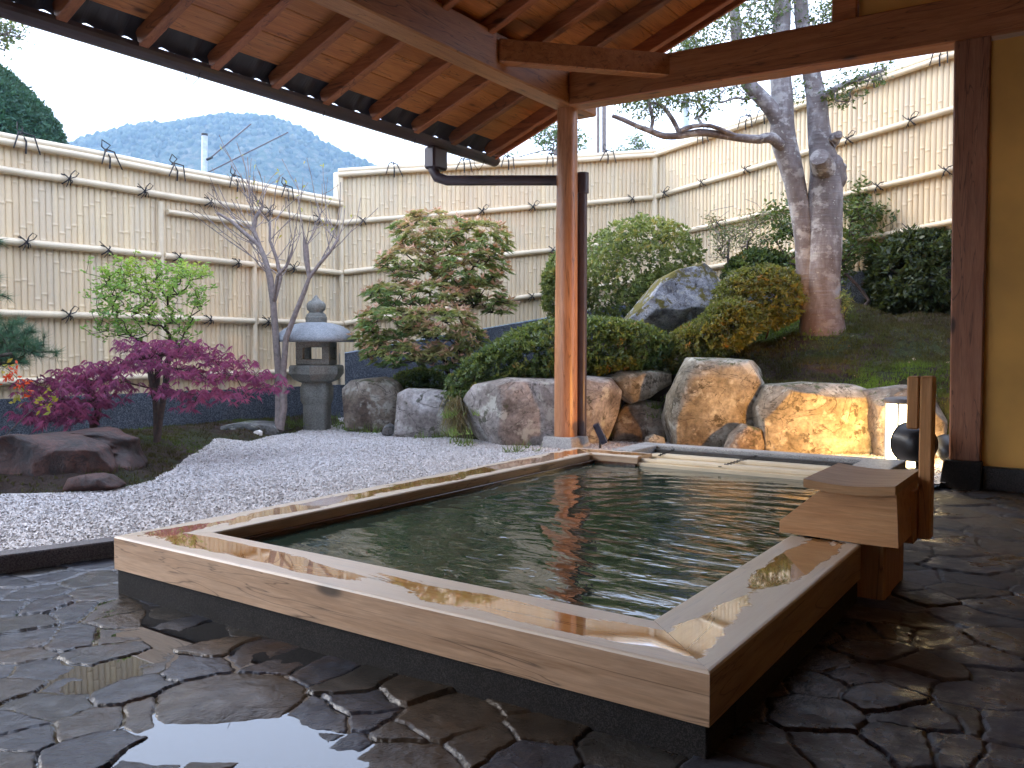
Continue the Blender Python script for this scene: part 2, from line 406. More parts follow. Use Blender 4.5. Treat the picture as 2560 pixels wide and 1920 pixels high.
M['azalea_pale']=leafmat('pale azalea leaves',[(0,(.07,.12,.04)),(.35,(.17,.23,.07)),(.7,(.30,.34,.10)),(1,(.44,.34,.10))])
M['azalea_warm']=leafmat('yellowish azalea leaves',[(0,(.06,.07,.02)),(.4,(.13,.14,.03)),(.75,(.22,.19,.035)),(1,(.34,.17,.04))])
M['azalea_dark']=leafmat('dark azalea leaves',[(0,(.02,.035,.016)),(.5,(.035,.06,.02)),(.85,(.07,.085,.025)),(1,(.12,.07,.03))],.5,.2)
M['pieris']=leafmat('pieris leaves',[(0,(.06,.15,.05)),(.35,(.14,.24,.07)),(.55,(.34,.35,.12)),(.75,(.52,.36,.2)),(.9,(.62,.30,.22)),(1,(.72,.48,.36))],.4,.3)
M['lime']=leafmat('fresh green leaves',[(0,(.14,.34,.09)),(.5,(.28,.5,.09)),(.8,(.45,.6,.10)),(1,(.6,.6,.14))],.4,.5)
M['maple']=leafmat('purple red maple leaves',[(0,(.17,.05,.15)),(.45,(.32,.08,.20)),(.8,(.46,.10,.19)),(1,(.60,.14,.17))],.5,.45,(.6,.16,.3))
M['red']=leafmat('scarlet leaves',[(0,(.75,.06,.02)),(1,(.85,.14,.03))],.5,.5,(.9,.15,.05))
M['yellowleaf']=leafmat('yellow leaves',[(0,(.35,.38,.05)),(1,(.6,.42,.05))],.5,.5)
M['pine']=leafmat('pine needles',[(0,(.02,.08,.045)),(.6,(.035,.12,.06)),(1,(.07,.18,.08))],.5,.1)
M['conifer']=leafmat('clipped conifer foliage',[(0,(.012,.06,.035)),(.6,(.025,.10,.05)),(1,(.045,.15,.07))],.6,.1)
M['glossy']=leafmat('dark glossy leaves',[(0,(.02,.05,.018)),(.5,(.045,.09,.025)),(.9,(.10,.15,.03)),(1,(.2,.22,.05))],.3,.3)
M['farleaf']=leafmat('far tree leaves',[(0,(.04,.09,.045)),(1,(.09,.17,.08))],.6,.3)
M['nandina']=leafmat('thin shrub leaves',[(0,(.06,.12,.04)),(.6,(.12,.2,.07)),(1,(.3,.14,.08))],.5,.3)

# ---------------------------------------------------------------- plant tools
def leaves(name,C,Dn,size,mat,parent,shape=.5,rnd=None,fold=.25,droop=0,label=None):
    """C centres (n,3), Dn leaf direction (n,3); each leaf a folded lozenge of two triangles"""
    C=np.asarray(C,float); n=len(C)
    Dn=np.asarray(Dn,float)+1e-6; Dn=Dn/np.linalg.norm(Dn,axis=1,keepdims=True)
    r=rng.normal(size=(n,3)); S=np.cross(Dn,r); S/=np.linalg.norm(S,axis=1,keepdims=True)+1e-9
    Nn=np.cross(S,Dn); L=(size*(.65+.7*rng.random(n)))[:,None] if np.isscalar(size) else size[:,None]
    W=L*shape/2
    a=C-Dn*L*.1; b=C+Dn*L*.42+S*W+Nn*W*fold; c=C+Dn*L; d=C+Dn*L*.42-S*W+Nn*W*fold
    c[:,2]-=droop*L[:,0]
    V=np.stack([a,b,c,d],1).reshape(-1,3); i=np.arange(n)*4
    Fc=np.concatenate([np.stack([i,i+1,i+2],1),np.stack([i,i+2,i+3],1)])
    if rnd is None: rnd=rng.random(n)
    rn=np.clip(np.concatenate([rnd,rnd]),0,1)
    return mk(name,V,Fc,mat,parent,attrs={'rnd':('FACE',rn)},label=label)
def blades(name,C,Dn,L,Wd,mat,parent=None,rnd=None,kind=None):
    C=np.asarray(C,float); n=len(C); Dn=np.asarray(Dn,float); Dn=Dn/np.linalg.norm(Dn,axis=1,keepdims=True)
    S=np.cross(Dn,rng.normal(size=(n,3))); S/=np.linalg.norm(S,axis=1,keepdims=True)+1e-9
    L=np.broadcast_to(L,(n,))[:,None]
    V=np.stack([C-S*Wd/2,C+S*Wd/2,C+Dn*L],1).reshape(-1,3); i=np.arange(n)*3
    return mk(name,V,np.stack([i,i+1,i+2],1),mat,parent,attrs={'rnd':('FACE',rng.random(n) if rnd is None else np.clip(rnd,0,1))})
class Tree:
    """branch skeleton: grows towards targets from the nearest existing node"""
    def __init__(s,base,r0=.02): s.P=[np.array(base,float)];s.par=[-1];s.fix={}
    def path(s,pts,start=0,rad=None):
        k=start; out=[]
        for i,p in enumerate(pts):
            s.P.append(np.array(p,float)); s.par.append(k); k=len(s.P)-1; out.append(k)
            if rad is not None: s.fix[k]=rad[i] if hasattr(rad,'__len__') else rad
        return out
    def grow(s,T,step=.12,jit=.25,up=.0,minz=None,bias=.35):
        T=np.asarray(T,float); b=s.P[0]; T=T[np.argsort(np.linalg.norm(T-b,axis=1))]
        tips=[]
        for t in T:
            P=np.array(s.P); dd=np.linalg.norm(P-t,axis=1)
            # prefer nodes nearer the base than the target so limbs run outwards
            cost=dd+bias*np.maximum(0,np.linalg.norm(P-b,axis=1)+.3*dd-np.linalg.norm(t-b))*2
            k=int(np.argmin(cost)); a=s.P[k]; L=dd[k]; m=max(1,int(L/step)); sag=rng.normal(size=3)*L*.12
            for i in range(1,m+1):
                u=i/m; q=a+(t-a)*u+sag*math.sin(math.pi*u)+(rng.normal(size=3)*step*jit*(1-u) if i<m else 0)
                q[2]+=up*L*math.sin(math.pi*u)
                s.P.append(q); s.par.append(k); k=len(s.P)-1
            tips.append(k)
        return tips
    def radii(s,tip=.002,e=2.4):
        n=len(s.P); acc=np.zeros(n); 
        for i in range(n-1,0,-1):
            r=max(acc[i]**(1/e) if acc[i]>0 else 0,tip); 
            if i in s.fix: r=s.fix[i]
            s.P[i]; acc[i]=r**e; acc[s.par[i]]+=r**e
        R=acc**(1/e); R[0]=max(R[0],tip)
        for i,r in s.fix.items(): R[i]=r
        if 1<n: R[0]=max(R[0],R[1])
        return R
    def dirs(s,ids): return np.array([s.P[i]-s.P[s.par[i]] for i in ids])
    def build(s,name,mat,parent,tip=.002,n=6,maxr=None,e=2.4):
        R=s.radii(tip,e)
        if maxr: R=np.minimum(R,maxr)
        ch={}
        for i in range(1,len(s.P)): ch.setdefault(s.par[i],[]).append(i)
        mb=MB(); st=[(0,c) for c in ch.get(0,[])]
        while st:
            p,c=st.pop(); pts=[s.P[p],s.P[c]]; rr=[min(R[p],R[c]*1.25),R[c]]; k=c
            while ch.get(k):
                cs=sorted(ch[k],key=lambda j:-R[j]); st+=[(k,j) for j in cs[1:]]
                k=cs[0]; pts.append(s.P[k]); rr.append(R[k])
            mb.tube(pts,rr,n if rr[0]>.006 else 4)
        return mb.build(name,mat,parent)
def outline_frame(out,d):
    P=np.array([at(x,y,d=d) for x,y in out]); c=(P.max(0)+P.min(0))/2
    q=np.stack([(P-c)@RT,(P-c)@UP],1); ang=np.arctan2(q[:,1],q[:,0]); r=np.hypot(q[:,0],q[:,1])
    o=np.argsort(ang); ang,q=ang[o],q[o]
    # dense radius table along straight polygon edges
    A=[];Rr=[]
    m=len(q)
    for i in range(m):
        for u in np.linspace(0,1,12,endpoint=False):
            p=q[i]*(1-u)+q[(i+1)%m]*u; A.append(math.atan2(p[1],p[0])); Rr.append(math.hypot(*p))
    A=np.array(A);Rr=np.array(Rr);o=np.argsort(A);A,Rr=A[o],Rr[o]
    def rad(t): return np.interp(t,np.r_[A[-1]-2*math.pi,A,A[0]+2*math.pi],np.r_[Rr[-1],Rr,Rr[0]])
    return c,rad
FH=np.array([sy_,cy_,0.])
def inflate(dirs,c,rad,t,pw=.6,pd=.75):
    a,b,k=dirs[:,0],dirs[:,1],dirs[:,2]; th=np.arctan2(b,a); rho=np.hypot(a,b)**pw; dz=np.sign(k)*np.abs(k)**pd
    rr=rad(th)*rho
    return c+RT*(rr*np.cos(th))[:,None]+UP*(rr*np.sin(th))[:,None]+FH*(dz*t)[:,None]
_ico={}
def ico(sub):
    if sub not in _ico:
        import bmesh
        bm=bmesh.new(); bmesh.ops.create_icosphere(bm,subdivisions=sub,radius=1)
        V=np.array([v.co[:] for v in bm.verts]); Fc=np.array([[v.index for v in f.verts] for f in bm.faces]); bm.free()
        _ico[sub]=(V,Fc)
    return _ico[sub]
def rock(name,label,out,d,t,mat,rough=.05,seed=1,pw=.5,pd=.6,group=None,facet=.5,sub=6,parent=None,cat='rock',cuts=5):
    V,Fc=ico(sub); c,rad=outline_frame(out,d+t*.9); FH=globals()['FH']
    P=inflate(V,c,rad,t,pw,pd)
    ext=(P.max(0)-P.min(0))/2; q=(P-c)/ext; rgk=np.random.default_rng(seed+100)
    for _ in range(cuts):
        nn=rgk.normal(size=3); nn=nn-FH*min(0,0)+(-FH)*abs(rgk.normal())*.9; nn/=np.linalg.norm(nn)
        h=(q@nn).max()*rgk.uniform(.74,.93); ov=np.maximum(q@nn-h,0); q=q-nn*(ov*.94)[:,None]
    P=c+q*ext*1.04
    size=np.ptp(P,0).max()
    Q=P*(1.6/size)+seed*11.7
    n1=fbm(Q*1.2,seed,3)[:,None]; n2=fbm(Q*5,seed+9,4)[:,None]
    # facets: quantised ridged noise gives planar breaks
    fr=np.abs(vnoise(Q*2.1,seed+3))[:,None]
    P=P+V*(n1*rough*size*.55+n2*rough*size*.34-facet*rough*size*(1-fr)**4*.6)
    o=mk(name,P,Fc,mat,parent,smooth=True)
    if parent is None: tag(o,label,cat,group)
    return o
def bush(name,label,out,d,t,mat,n=9000,leaf=.035,lumps=.12,seed=1,shape=.5,wood='bark_dark',group=None,cat='shrub',stems=50,base=None,inner=.72,up=.5,pw=.75,tipcol=.25):
    c,rad=outline_frame(out,d+t*.8)
    P0=np.array([at(x,y,d=d+t*.8) for x,y in out]); zlo=P0[:,2].min()
    if base is None: base=np.array([c[0],c[1],zlo])
    root=thing(name,label,cat,tuple(base),group)
    m=n//4
    D=rng.normal(size=(m,3)); D/=np.linalg.norm(D,axis=1,keepdims=True)
    S=inflate(D,c,rad,t,pw,.9)
    lump=fbm(S*(2.2)+seed*5.1,seed,3); lump2=fbm(S*7+seed,seed+4,2)
    deep=rng.random(m)<.22
    k=np.where(deep,.4+.35*rng.random(m),inner+(1-inner)*rng.random(m)**.45)+lumps*lump+lumps*.7*lump2
    P=c+(S-c)*k[:,None]
    keep=(vnoise(S*9+3,seed+7)>-.66); P,D,k=P[keep],D[keep],k[keep]
    Nw=(P-c); Nw/=np.linalg.norm(Nw,axis=1,keepdims=True)
    Nw=Nw*.8+rng.normal(size=P.shape)*.35+np.array([0,0,up]); Nw/=np.linalg.norm(Nw,axis=1,keepdims=True)
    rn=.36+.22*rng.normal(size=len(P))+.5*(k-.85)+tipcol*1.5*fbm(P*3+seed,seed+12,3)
    kk=7; Cc=np.repeat(P,kk,0)+rng.normal(size=(len(P)*kk,3))*leaf*.28; U=np.repeat(Nw,kk,0)
    R3=rng.normal(size=Cc.shape); R3-=U*(R3*U).sum(1)[:,None]; R3/=np.linalg.norm(R3,axis=1)[:,None]
    dirn=R3+U*(.25+.7*rng.random(len(Cc)))[:,None]
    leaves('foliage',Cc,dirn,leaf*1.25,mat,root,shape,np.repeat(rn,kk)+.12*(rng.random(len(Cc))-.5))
    tr=Tree(base); idx=rng.choice(len(P),stems,replace=False)
    T=c+(P[idx]-c)*.88; T[:,2]=np.maximum(T[:,2],base[2]+.05)
    tr.grow(T,step=.09,bias=.5); tr.build('stem',M[wood],root,.003,5,.022)
    return root

# ================================================================ LARGE STRUCTURE
# ---- flagstone floor: one height field with real stones, joints and hollows
KL0,KL1=np.array([-4.45,.24]),np.array([-3.33,3.84])      # kerb line
def build_floor():
    px3=[(60,860),(200,800),(360,770),(210,835),(370,850),(150,900),(440,900),(180,950),(360,965),(50,1030),(480,960),(600,1010),(100,1110),(690,1000),(760,1045),(870,1075),(60,1170),(330,1090),(450,1150),(1235,1190),(1390,1225),(850,1225),(150,1240),(340,1275),(550,1215),(590,1310),(50,1300),(220,1385),(960,1365,.17),(380,1465),(60,1460),(140,1530),(390,1575,.06),(700,1615),(940,1608),(1230,1620),(1430,1450),(1370,1515),(1590,1440),(1480,1550),(1600,1375),(1740,1500),(1940,1440,.09),(1780,1320),(1720,1620,.08),(2120,1545),(30,1625),(1100,1150),(980,1120),(1560,1280)]
    px4=[(150,1500,.06),(480,1575,.08),(90,1625),(1070,1570,.05),(1400,1580,.05),(1330,1440,.06),(1470,1270),(1620,1360,.06),(1300,1190),(1560,1150,.05),(1480,1070),(1610,1010),(1770,1030),(1830,1110),(1670,1080),(1920,1000),(1790,1450,.05),(1830,1240,.04),(2010,1180),(2110,1290,.04),(1960,1340),(1950,1460),(2130,1130),(2150,1500,.06),(1700,1570),(1900,1590,.04),(2080,1640),(1620,950),(1780,930),(1950,900),(2110,960),(1300,1300)]
    S=[]
    for q in px3: p=at(q[0]*.5,830+q[1]*.5,z=0); S.append((p[0],p[1],q[2] if len(q)>2 else 0))
    for q in px4: p=at(1106+q[0]*.5,830+q[1]*.5,z=0); S.append((p[0],p[1],q[2] if len(q)>2 else 0))
    S=[np.array(s) for s in S]
    tries=0
    while tries<5000:
        tries+=1; p=np.array([rng.uniform(-6,3.2),rng.uniform(-1,7.3),0])
        pr=(p-[0,0,0]); dm=rng.choice([.13,.2,.28])
        if min(np.hypot(s[0]-p[0],s[1]-p[1]) for s in S)>dm: S.append(p)
    S=np.array(S); n0=len(S)
    na,nr=860,760
    ang=np.linspace(R_(-34.6-47),R_(-34.6+62),na); rr=.95*np.exp(np.linspace(0,math.log(8.6/.95),nr))
    A,RR=np.meshgrid(ang,rr); X=(np.sin(A)*RR).ravel(); Y=(np.cos(A)*RR).ravel()
    P3=np.c_[X,Y,np.zeros_like(X)]
    wx=X+.040*fbm(P3*6,1,4)+.008*fbm(P3*32,2,3); wy=Y+.040*fbm(P3*6+50,3,4)+.008*fbm(P3*32+9,4,3)
    n=len(X); e=np.zeros(n); cid=np.zeros(n,int)
    for s in range(0,n,40000):
        sl_=slice(s,s+40000)
        pd=(wx[sl_,None]-S[None,:,0])**2+(wy[sl_,None]-S[None,:,1])**2-S[None,:,2]**2
        k=np.argpartition(pd,5,axis=1)[:,:6]; v=np.take_along_axis(pd,k,1); o=np.argsort(v,axis=1)
        k=np.take_along_axis(k,o,1); v=np.take_along_axis(v,o,1)
        c0=S[k[:,0]]; best=np.full(len(k),9.)
        for j in range(1,6):
            cj=S[k[:,j]]; L=np.hypot(cj[:,0]-c0[:,0],cj[:,1]-c0[:,1])+1e-9
            best=np.minimum(best,(v[:,j]-v[:,0])/(2*L))
        e[sl_]=best; cid[sl_]=k[:,0]
    zr=rng.normal(size=n0)*.0028; tx=rng.normal(size=n0)*.010; ty=rng.normal(size=n0)*.010
    prof=sstep((e-.0015)/.006)
    dx=X-S[cid,0]; dy=Y-S[cid,1]
    top=zr[cid]+np.clip(tx[cid]*dx+ty[cid]*dy,-.005,.005)+.0020*fbm(P3*5,11,4)+.0012*fbm(P3*26,12,3)
    # the paving dips gently where the water collects and rises to the right
    def dip(px,py,rx,ry,h):
        c=at(px,py,z=0); u=(X-c[0])*cy_-(Y-c[1])*sy_; v=(X-c[0])*sy_+(Y-c[1])*cy_
        return -h*np.exp(-((u/rx)**2+(v/ry)**2))
    macro=dip(460,1590,.22,.13,.016)+dip(330,1370,.26,.22,.010)+dip(200,1300,.3,.3,.003)+dip(800,1640,.3,.1,.009)+dip(640,1430,.3,.25,.006)
    macro+=.010*sstep((X+1.75)/.7)*sstep((Y-.2)/1)
    big=at(500,1505,z=0); macro+=.012*np.exp(-(np.hypot(X-big[0],Y-big[1])/.17)**4)
    Z=macro*1+top*prof-.0085*(1-prof)+.003*fbm(P3*30,14,2)*(1-prof)
    V=np.c_[X,Y,Z]
    hue=rng.random(n0); val=.75+.5*rng.random(n0)
    ca=np.array([.042,.048,.068]);cb=np.array([.062,.048,.036]);cc=np.array([.038,.036,.034])
    sc_=(ca*(hue<.5)[:,None]+cb*((hue>=.5)&(hue<.75))[:,None]+cc*(hue>=.75)[:,None])*val[:,None]*.80
    i=np.arange(nr-1)[:,None]*na+np.arange(na-1)[None,:]; i=i.ravel()
    Fc=np.stack([i,i+1,i+1+na,i+na],1)
    # keep paving on the kerb's near side only, and out from under the bath
    cx=X[Fc].mean(1); cyy=Y[Fc].mean(1)
    t=(cyy-KL0[1])/(KL1[1]-KL0[1]); kx=KL0[0]+(KL1[0]-KL0[0])*t
    keep=(cx>kx)&~((cx>-3.2)&(cx<-.82)&(cyy>1.97)&(cyy<5.4))&~((cyy>3.84)&(cx<-.9))&(cyy<6.72)
    wet=np.clip(sstep((-.6-X)/1.2)*1.0+.35+.6*fbm(P3*1.3,20,3),0,1)
    o=mk('paving',V,Fc[keep][:, ::-1],M['flag'],smooth=True,attrs={'stone':('POINT',sc_[cid]*(1+.0*X[:,None])),'edge':('POINT',np.clip(e/.03,0,1)),'wet':('POINT',wet)})
    tag(o,kind='structure')
build_floor()
# water film standing in the hollows of the paving
pf=[(-5.2,-.5),(1.2,-.5),(1.2,1.9),(-.75,1.9),(-.75,1.9),(-3.2,1.9),(-3.2,3.7),(-4.3,.6)]
tag(mk('puddle',[(-4.6,-.6,-.0068),(1.0,-.6,-.0068),(1.0,1.97,-.0068),(-3.25,1.97,-.0068),(-3.33,3.8,-.0068),(-4.43,.3,-.0068)],[[0,1,2,5],[2,3,5],[3,4,5]],M['puddle']),kind='structure')
# bare earth sheet far below everything, out to the horizon
ebm=[(-1500,-1500,-.6),(1500,-1500,-.6),(1500,1500,-.6),(-1500,1500,-.6)]
tag(mk('ground',ebm,[[0,1,2,3]],M['soil']),kind='structure')

# ---- kerb
mb=MB(); kd=(KL1-KL0)/np.linalg.norm(KL1-KL0); kn=np.array([-kd[1],kd[0]])
pa=KL0-kd*1.2
segs=[0,.9,1.8,2.7,3.6,4.97]
for a,b in zip(segs[:-1],segs[1:]):
    A_=pa+kd*(a+.002); B_=pa+kd*(b-.002)
    mb.hexa([(*(A_),-.03),(*(B_),-.03),(*(B_+kn*.11),-.03),(*(A_+kn*.11),-.03),(*(A_),.078),(*(B_),.078),(*(B_+kn*.11),.078),(*(A_+kn*.11),.078)],.006)
tag(mb.build('kerb',granite('dark purplish kerb granite',(.05,.045,.05),(.10,.09,.10),(.2,.19,.2),300,.45)),'dark granite kerb stones between the white gravel and the wet paving','kerb')

# ---- gravel bed
def poly_dist(P,poly):
    """signed distance, positive inside"""
    poly=np.array(poly,float); n=len(poly); d=np.full(len(P),1e9); ins=np.zeros(len(P),bool)
    for i in range(n):
        a,b=poly[i],poly[(i+1)%n]; ab=b-a
        t=np.clip(((P-a)@ab)/(ab@ab),0,1); d=np.minimum(d,np.linalg.norm(P-a-t[:,None]*ab,axis=1))
        c=((a[1]>P[:,1])!=(b[1]>P[:,1]))&(P[:,0]<(b[0]-a[0])*(P[:,1]-a[1])/(b[1]-a[1]+1e-12)+a[0]); ins^=c
    return np.where(ins,d,-d)
GP=[(-9,-1),(KL0[0]-.3-.1,-1.0),(KL1[0]-.1,KL1[1]),(-3.26,5.66),(-2.95,6.3),(-.98,6.3),(-.85,6.62),(-.7,7.0),(-.6,8.9),(-9,8.9)]
GP[1]=tuple(KL0-kd*1.29+kn*.1); GP[2]=tuple(KL1+kn*.1)
gx,gy=np.meshgrid(np.arange(-9,-.5,.03),np.arange(-1.1,9,.03)); G2=np.c_[gx.ravel(),gy.ravel()]
gd=poly_dist(G2,GP); z=.052+.010*fbm(np.c_[G2*1.5,0*gx.ravel()],3,3)
i=np.arange(gx.shape[0]-1)[:,None]*gx.shape[1]+np.arange(gx.shape[1]-1)[None,:]; i=i.ravel(); Fc=np.stack([i,i+1,i+1+gx.shape[1],i+gx.shape[1]],1)
kp=(gd[Fc]>-.02).all(1)
tag(mk('gravel_bed',np.c_[G2,z],Fc[kp],M['gravel'],smooth=True),kind='structure')
# moss bed outline (surveyed), also used to keep grains off it
MOSSP=[at(x,y,z=.07)[:2] for x,y in [(-300,1080),(0,1066),(120,1062),(280,1048),(345,1030),(388,1012),(405,988),(440,968),(470,944),(540,950),(612,934),(650,930),(672,920),(720,916),(745,908)]]
MOSSP=[(-8.55,8.2),(-8.55,0)]+[tuple(p) for p in MOSSP]
def grains(n,size,box,near=None):
    P=np.c_[rng.uniform(box[0],box[1],n),rng.uniform(box[2],box[3],n)]
    # density follows nearness to the path so the visible part is well covered
    pr=np.clip(1.5-(np.hypot(P[:,0],P[:,1])-3.5)*.12,.35,1); P=P[rng.random(n)<pr]
    P=P[(poly_dist(P,GP)>.012)&(poly_dist(P,MOSSP)<-.0+.03*rng.random(len(P)))]
    n=len(P); zz=.052+.010*fbm(np.c_[P*1.5,0*P[:,0]],3,3)
    V0=np.array([(1,0,0),(-.8,.2,.1),(0,1,.1),(.1,-.9,0),(0,.1,.75),(.2,0,-.6)]); F0=np.array([(0,2,4),(2,1,4),(1,3,4),(3,0,4)])
    s=size*(.5+rng.random(n)**2); Rm=rng.normal(size=(n,3,3)); 
    q,_=np.linalg.qr(Rm)
    V=np.einsum('nij,kj->nki',q,V0[:5])*s[:,None,None]*(.7+.6*rng.random((n,5,1)))
    V+=np.c_[P,zz+size*.35][:,None,:]
    Fc=(F0[None]+np.arange(n)[:,None,None]*5).reshape(-1,3)
    rnd=np.repeat(np.clip(rng.random(n)*1.0-.12*(fbm(np.c_[P*1.1,0*P[:,0]],8,2)>.1),0,1),4)
    return V.reshape(-1,3),Fc,rnd
V,Fc,rnd=grains(230000,.0075,(-8.5,-.9,1.2,8.2))
tag(mk('gravel',V,Fc,M['grain'],attrs={'rnd':('FACE',rnd)}),'loose white crushed gravel raked between kerb and rocks','gravel',kind='stuff')

# ---- moss bed at left
gx,gy=np.meshgrid(np.arange(-8.6,-4.0,.035),np.arange(0,8.3,.035)); G2=np.c_[gx.ravel(),gy.ravel()]
md=poly_dist(G2,MOSSP)
def moss_z(P):
    d=poly_dist(P,MOSSP); q=np.c_[P,np.zeros(len(P))]
    h=.02+.10*sstep(d/.35)+.10*sstep((d-.2)/1.2)*sstep((6.2-P[:,1])/2)+.028*fbm(q*4,5,4)+.012*fbm(q*14,6,3)
    return np.where(d>-.03,.03+h*sstep((d+.03)/.1),.0)
z=moss_z(G2)
i=np.arange(gx.shape[0]-1)[:,None]*gx.shape[1]+np.arange(gx.shape[1]-1)[None,:]; i=i.ravel(); Fc=np.stack([i,i+1,i+1+gx.shape[1],i+gx.shape[1]],1)
kp=(md[Fc]>-.03).all(1)
tag(mk('moss_bed',np.c_[G2,z],Fc[kp],M['soil'],smooth=True),kind='structure')

# ---- mound at right, rising to the fences
HP=np.array([(-6.9,7.4,.52),(-6,7.3,.42),(-5.2,7.15,.55),(-4.5,7.5,.58),(-3.9,8.2,.66),(-3.05,8.2,.80),(-2.5,8.25,.62),(-1.9,8.25,.58),(-1.3,8.25,.56),(-.7,8.3,.56),(-8.4,8.1,.10),(-7.4,7.6,.25),(-7.3,8.6,.45),(-6.2,7.9,.42),(-5.2,7.8,.55),(-4.2,8.2,.68),(-3.4,8.6,.82),(-2.3,8.75,.86),(-1.4,8.85,.86),(-.3,8.9,.85),(-2.4,9.25,1.20),(-1.7,9.5,1.22),(-.8,9.6,1.2),(-1.6,10.3,1.34),(-4.1,9.5,1.15),(-5.6,9.4,.85),(-5.6,11.8,1.35),(-3.5,11.2,1.5),(-2.4,10.2,1.5),(.5,10.6,1.6),(-7,9.6,.6),(-3.2,9.1,1.05),(1.5,9,1)])
def mound_z(P):
    d2=((P[:,None,:]-HP[None,:,:2])**2).sum(2)+.02; wt=1/d2**1.6; h=(wt*HP[:,2]).sum(1)/wt.sum(1)
    Fx=np.interp(P[:,0],[-8.5,-7.3,-6.9,-6,-4.9,-4.4,-4.1,-3.9,-3.07,-2.14,-1.5,-1.1,.5,2],[8.2,7.3,7.12,6.98,6.87,7.2,7.45,7.88,7.9,8.0,7.98,8.02,8.1,8.1])
    q=np.c_[P,np.zeros(len(P))]
    return .0+(h+.045*fbm(q*2.2,7,4)+.022*fbm(q*11,8,3))*sstep((P[:,1]-Fx)/.16)
gx,gy=np.meshgrid(np.arange(-8.6,2.2,.045),np.arange(6.8,12.8,.045)); G2=np.c_[gx.ravel(),gy.ravel()]
i=np.arange(gx.shape[0]-1)[:,None]*gx.shape[1]+np.arange(gx.shape[1]-1)[None,:]; i=i.ravel(); Fc=np.stack([i,i+1,i+1+gx.shape[1],i+gx.shape[1]],1)
tag(mk('mound',np.c_[G2,mound_z(G2)],Fc,M['soil'],smooth=True),kind='structure')

# ---------------------------------------------------------------- FENCES
C1=np.array([-8.49,8.16]);C2=np.array([-5.41,11.60]);C3=np.array([-1.354,10.543]);dd=C3-C2
C3e=C3+dd*.62
def knot(mb,p,along,out,s=1,loops=False):
    """black hemp cord crossed over the pole with loose ends"""
    p=np.array(p,float);along=np.array(along,float);out=np.array(out,float);u=np.array([0,0,1.])
    r=.0075*s
    for a in (1,-1):
        mb.tube([p+along*a*.055*s+u*.055*s+out*.0,p+along*a*.03*s+u*.035*s+out*.05,p+out*.062,p-along*a*.03*s-u*.035*s+out*.05,p-along*a*.05*s-u*.06*s],r,5)
    j=random.uniform(.7,1.3)
    mb.tube([p+out*.06,p+out*.075+along*.03*s-u*.02,p+out*.06+along*.05*s*j-u*.07*s*j],[r*.9,r*.8,r*.6],5)
    mb.tube([p+out*.06,p+out*.075-along*.04*s+u*.02,p+out*.06-along*.085*s*j+u*.07*s*j],[r*.9,r*.8,r*.6],5)
    mb.tube([p+out*.06,p+out*.075-along*.02*s-u*.04,p+out*.055-along*.045*s*j-u*.1*s],[r*.9,r*.8,r*.5],5)
    if loops:
        mb.tube([p+out*.06,p+out*.07+u*.05+along*.02,p+out*.06+u*.09+along*.06,p+out*.06+u*.07+along*.1,p+out*.06+u*.03+along*.07,p+out*.06],r*.8,5)
def topknot(mb,p,along,out):
    p=np.array(p,float);u=np.array([0,0,1.]);r=.0085
    j=[random.uniform(-.03,.03) for _ in range(8)]
    mb.tube([p-out*.1+u*.0,p+u*.075,p+out*.085-u*.02,p+out*.07-u*.13],[r]*4,5)
    mb.tube([p+u*.08,p+along*(.06+j[0])+u*.05+out*.08,p+along*(.10+j[1])-u*.12+out*.09],[r,r,r*.7],5)
    mb.tube([p+u*.08,p-along*(.05+j[2])+u*.06+out*.08,p-along*(.11+j[3])-u*.1+out*.09],[r,r,r*.7],5)
    mb.tube([p+u*.07,p+along*(.03+j[4])+u*.13,p-along*(.03+j[5])+u*.17,p-along*.04+u*.10,p+u*.07],[r*.8]*5,5)
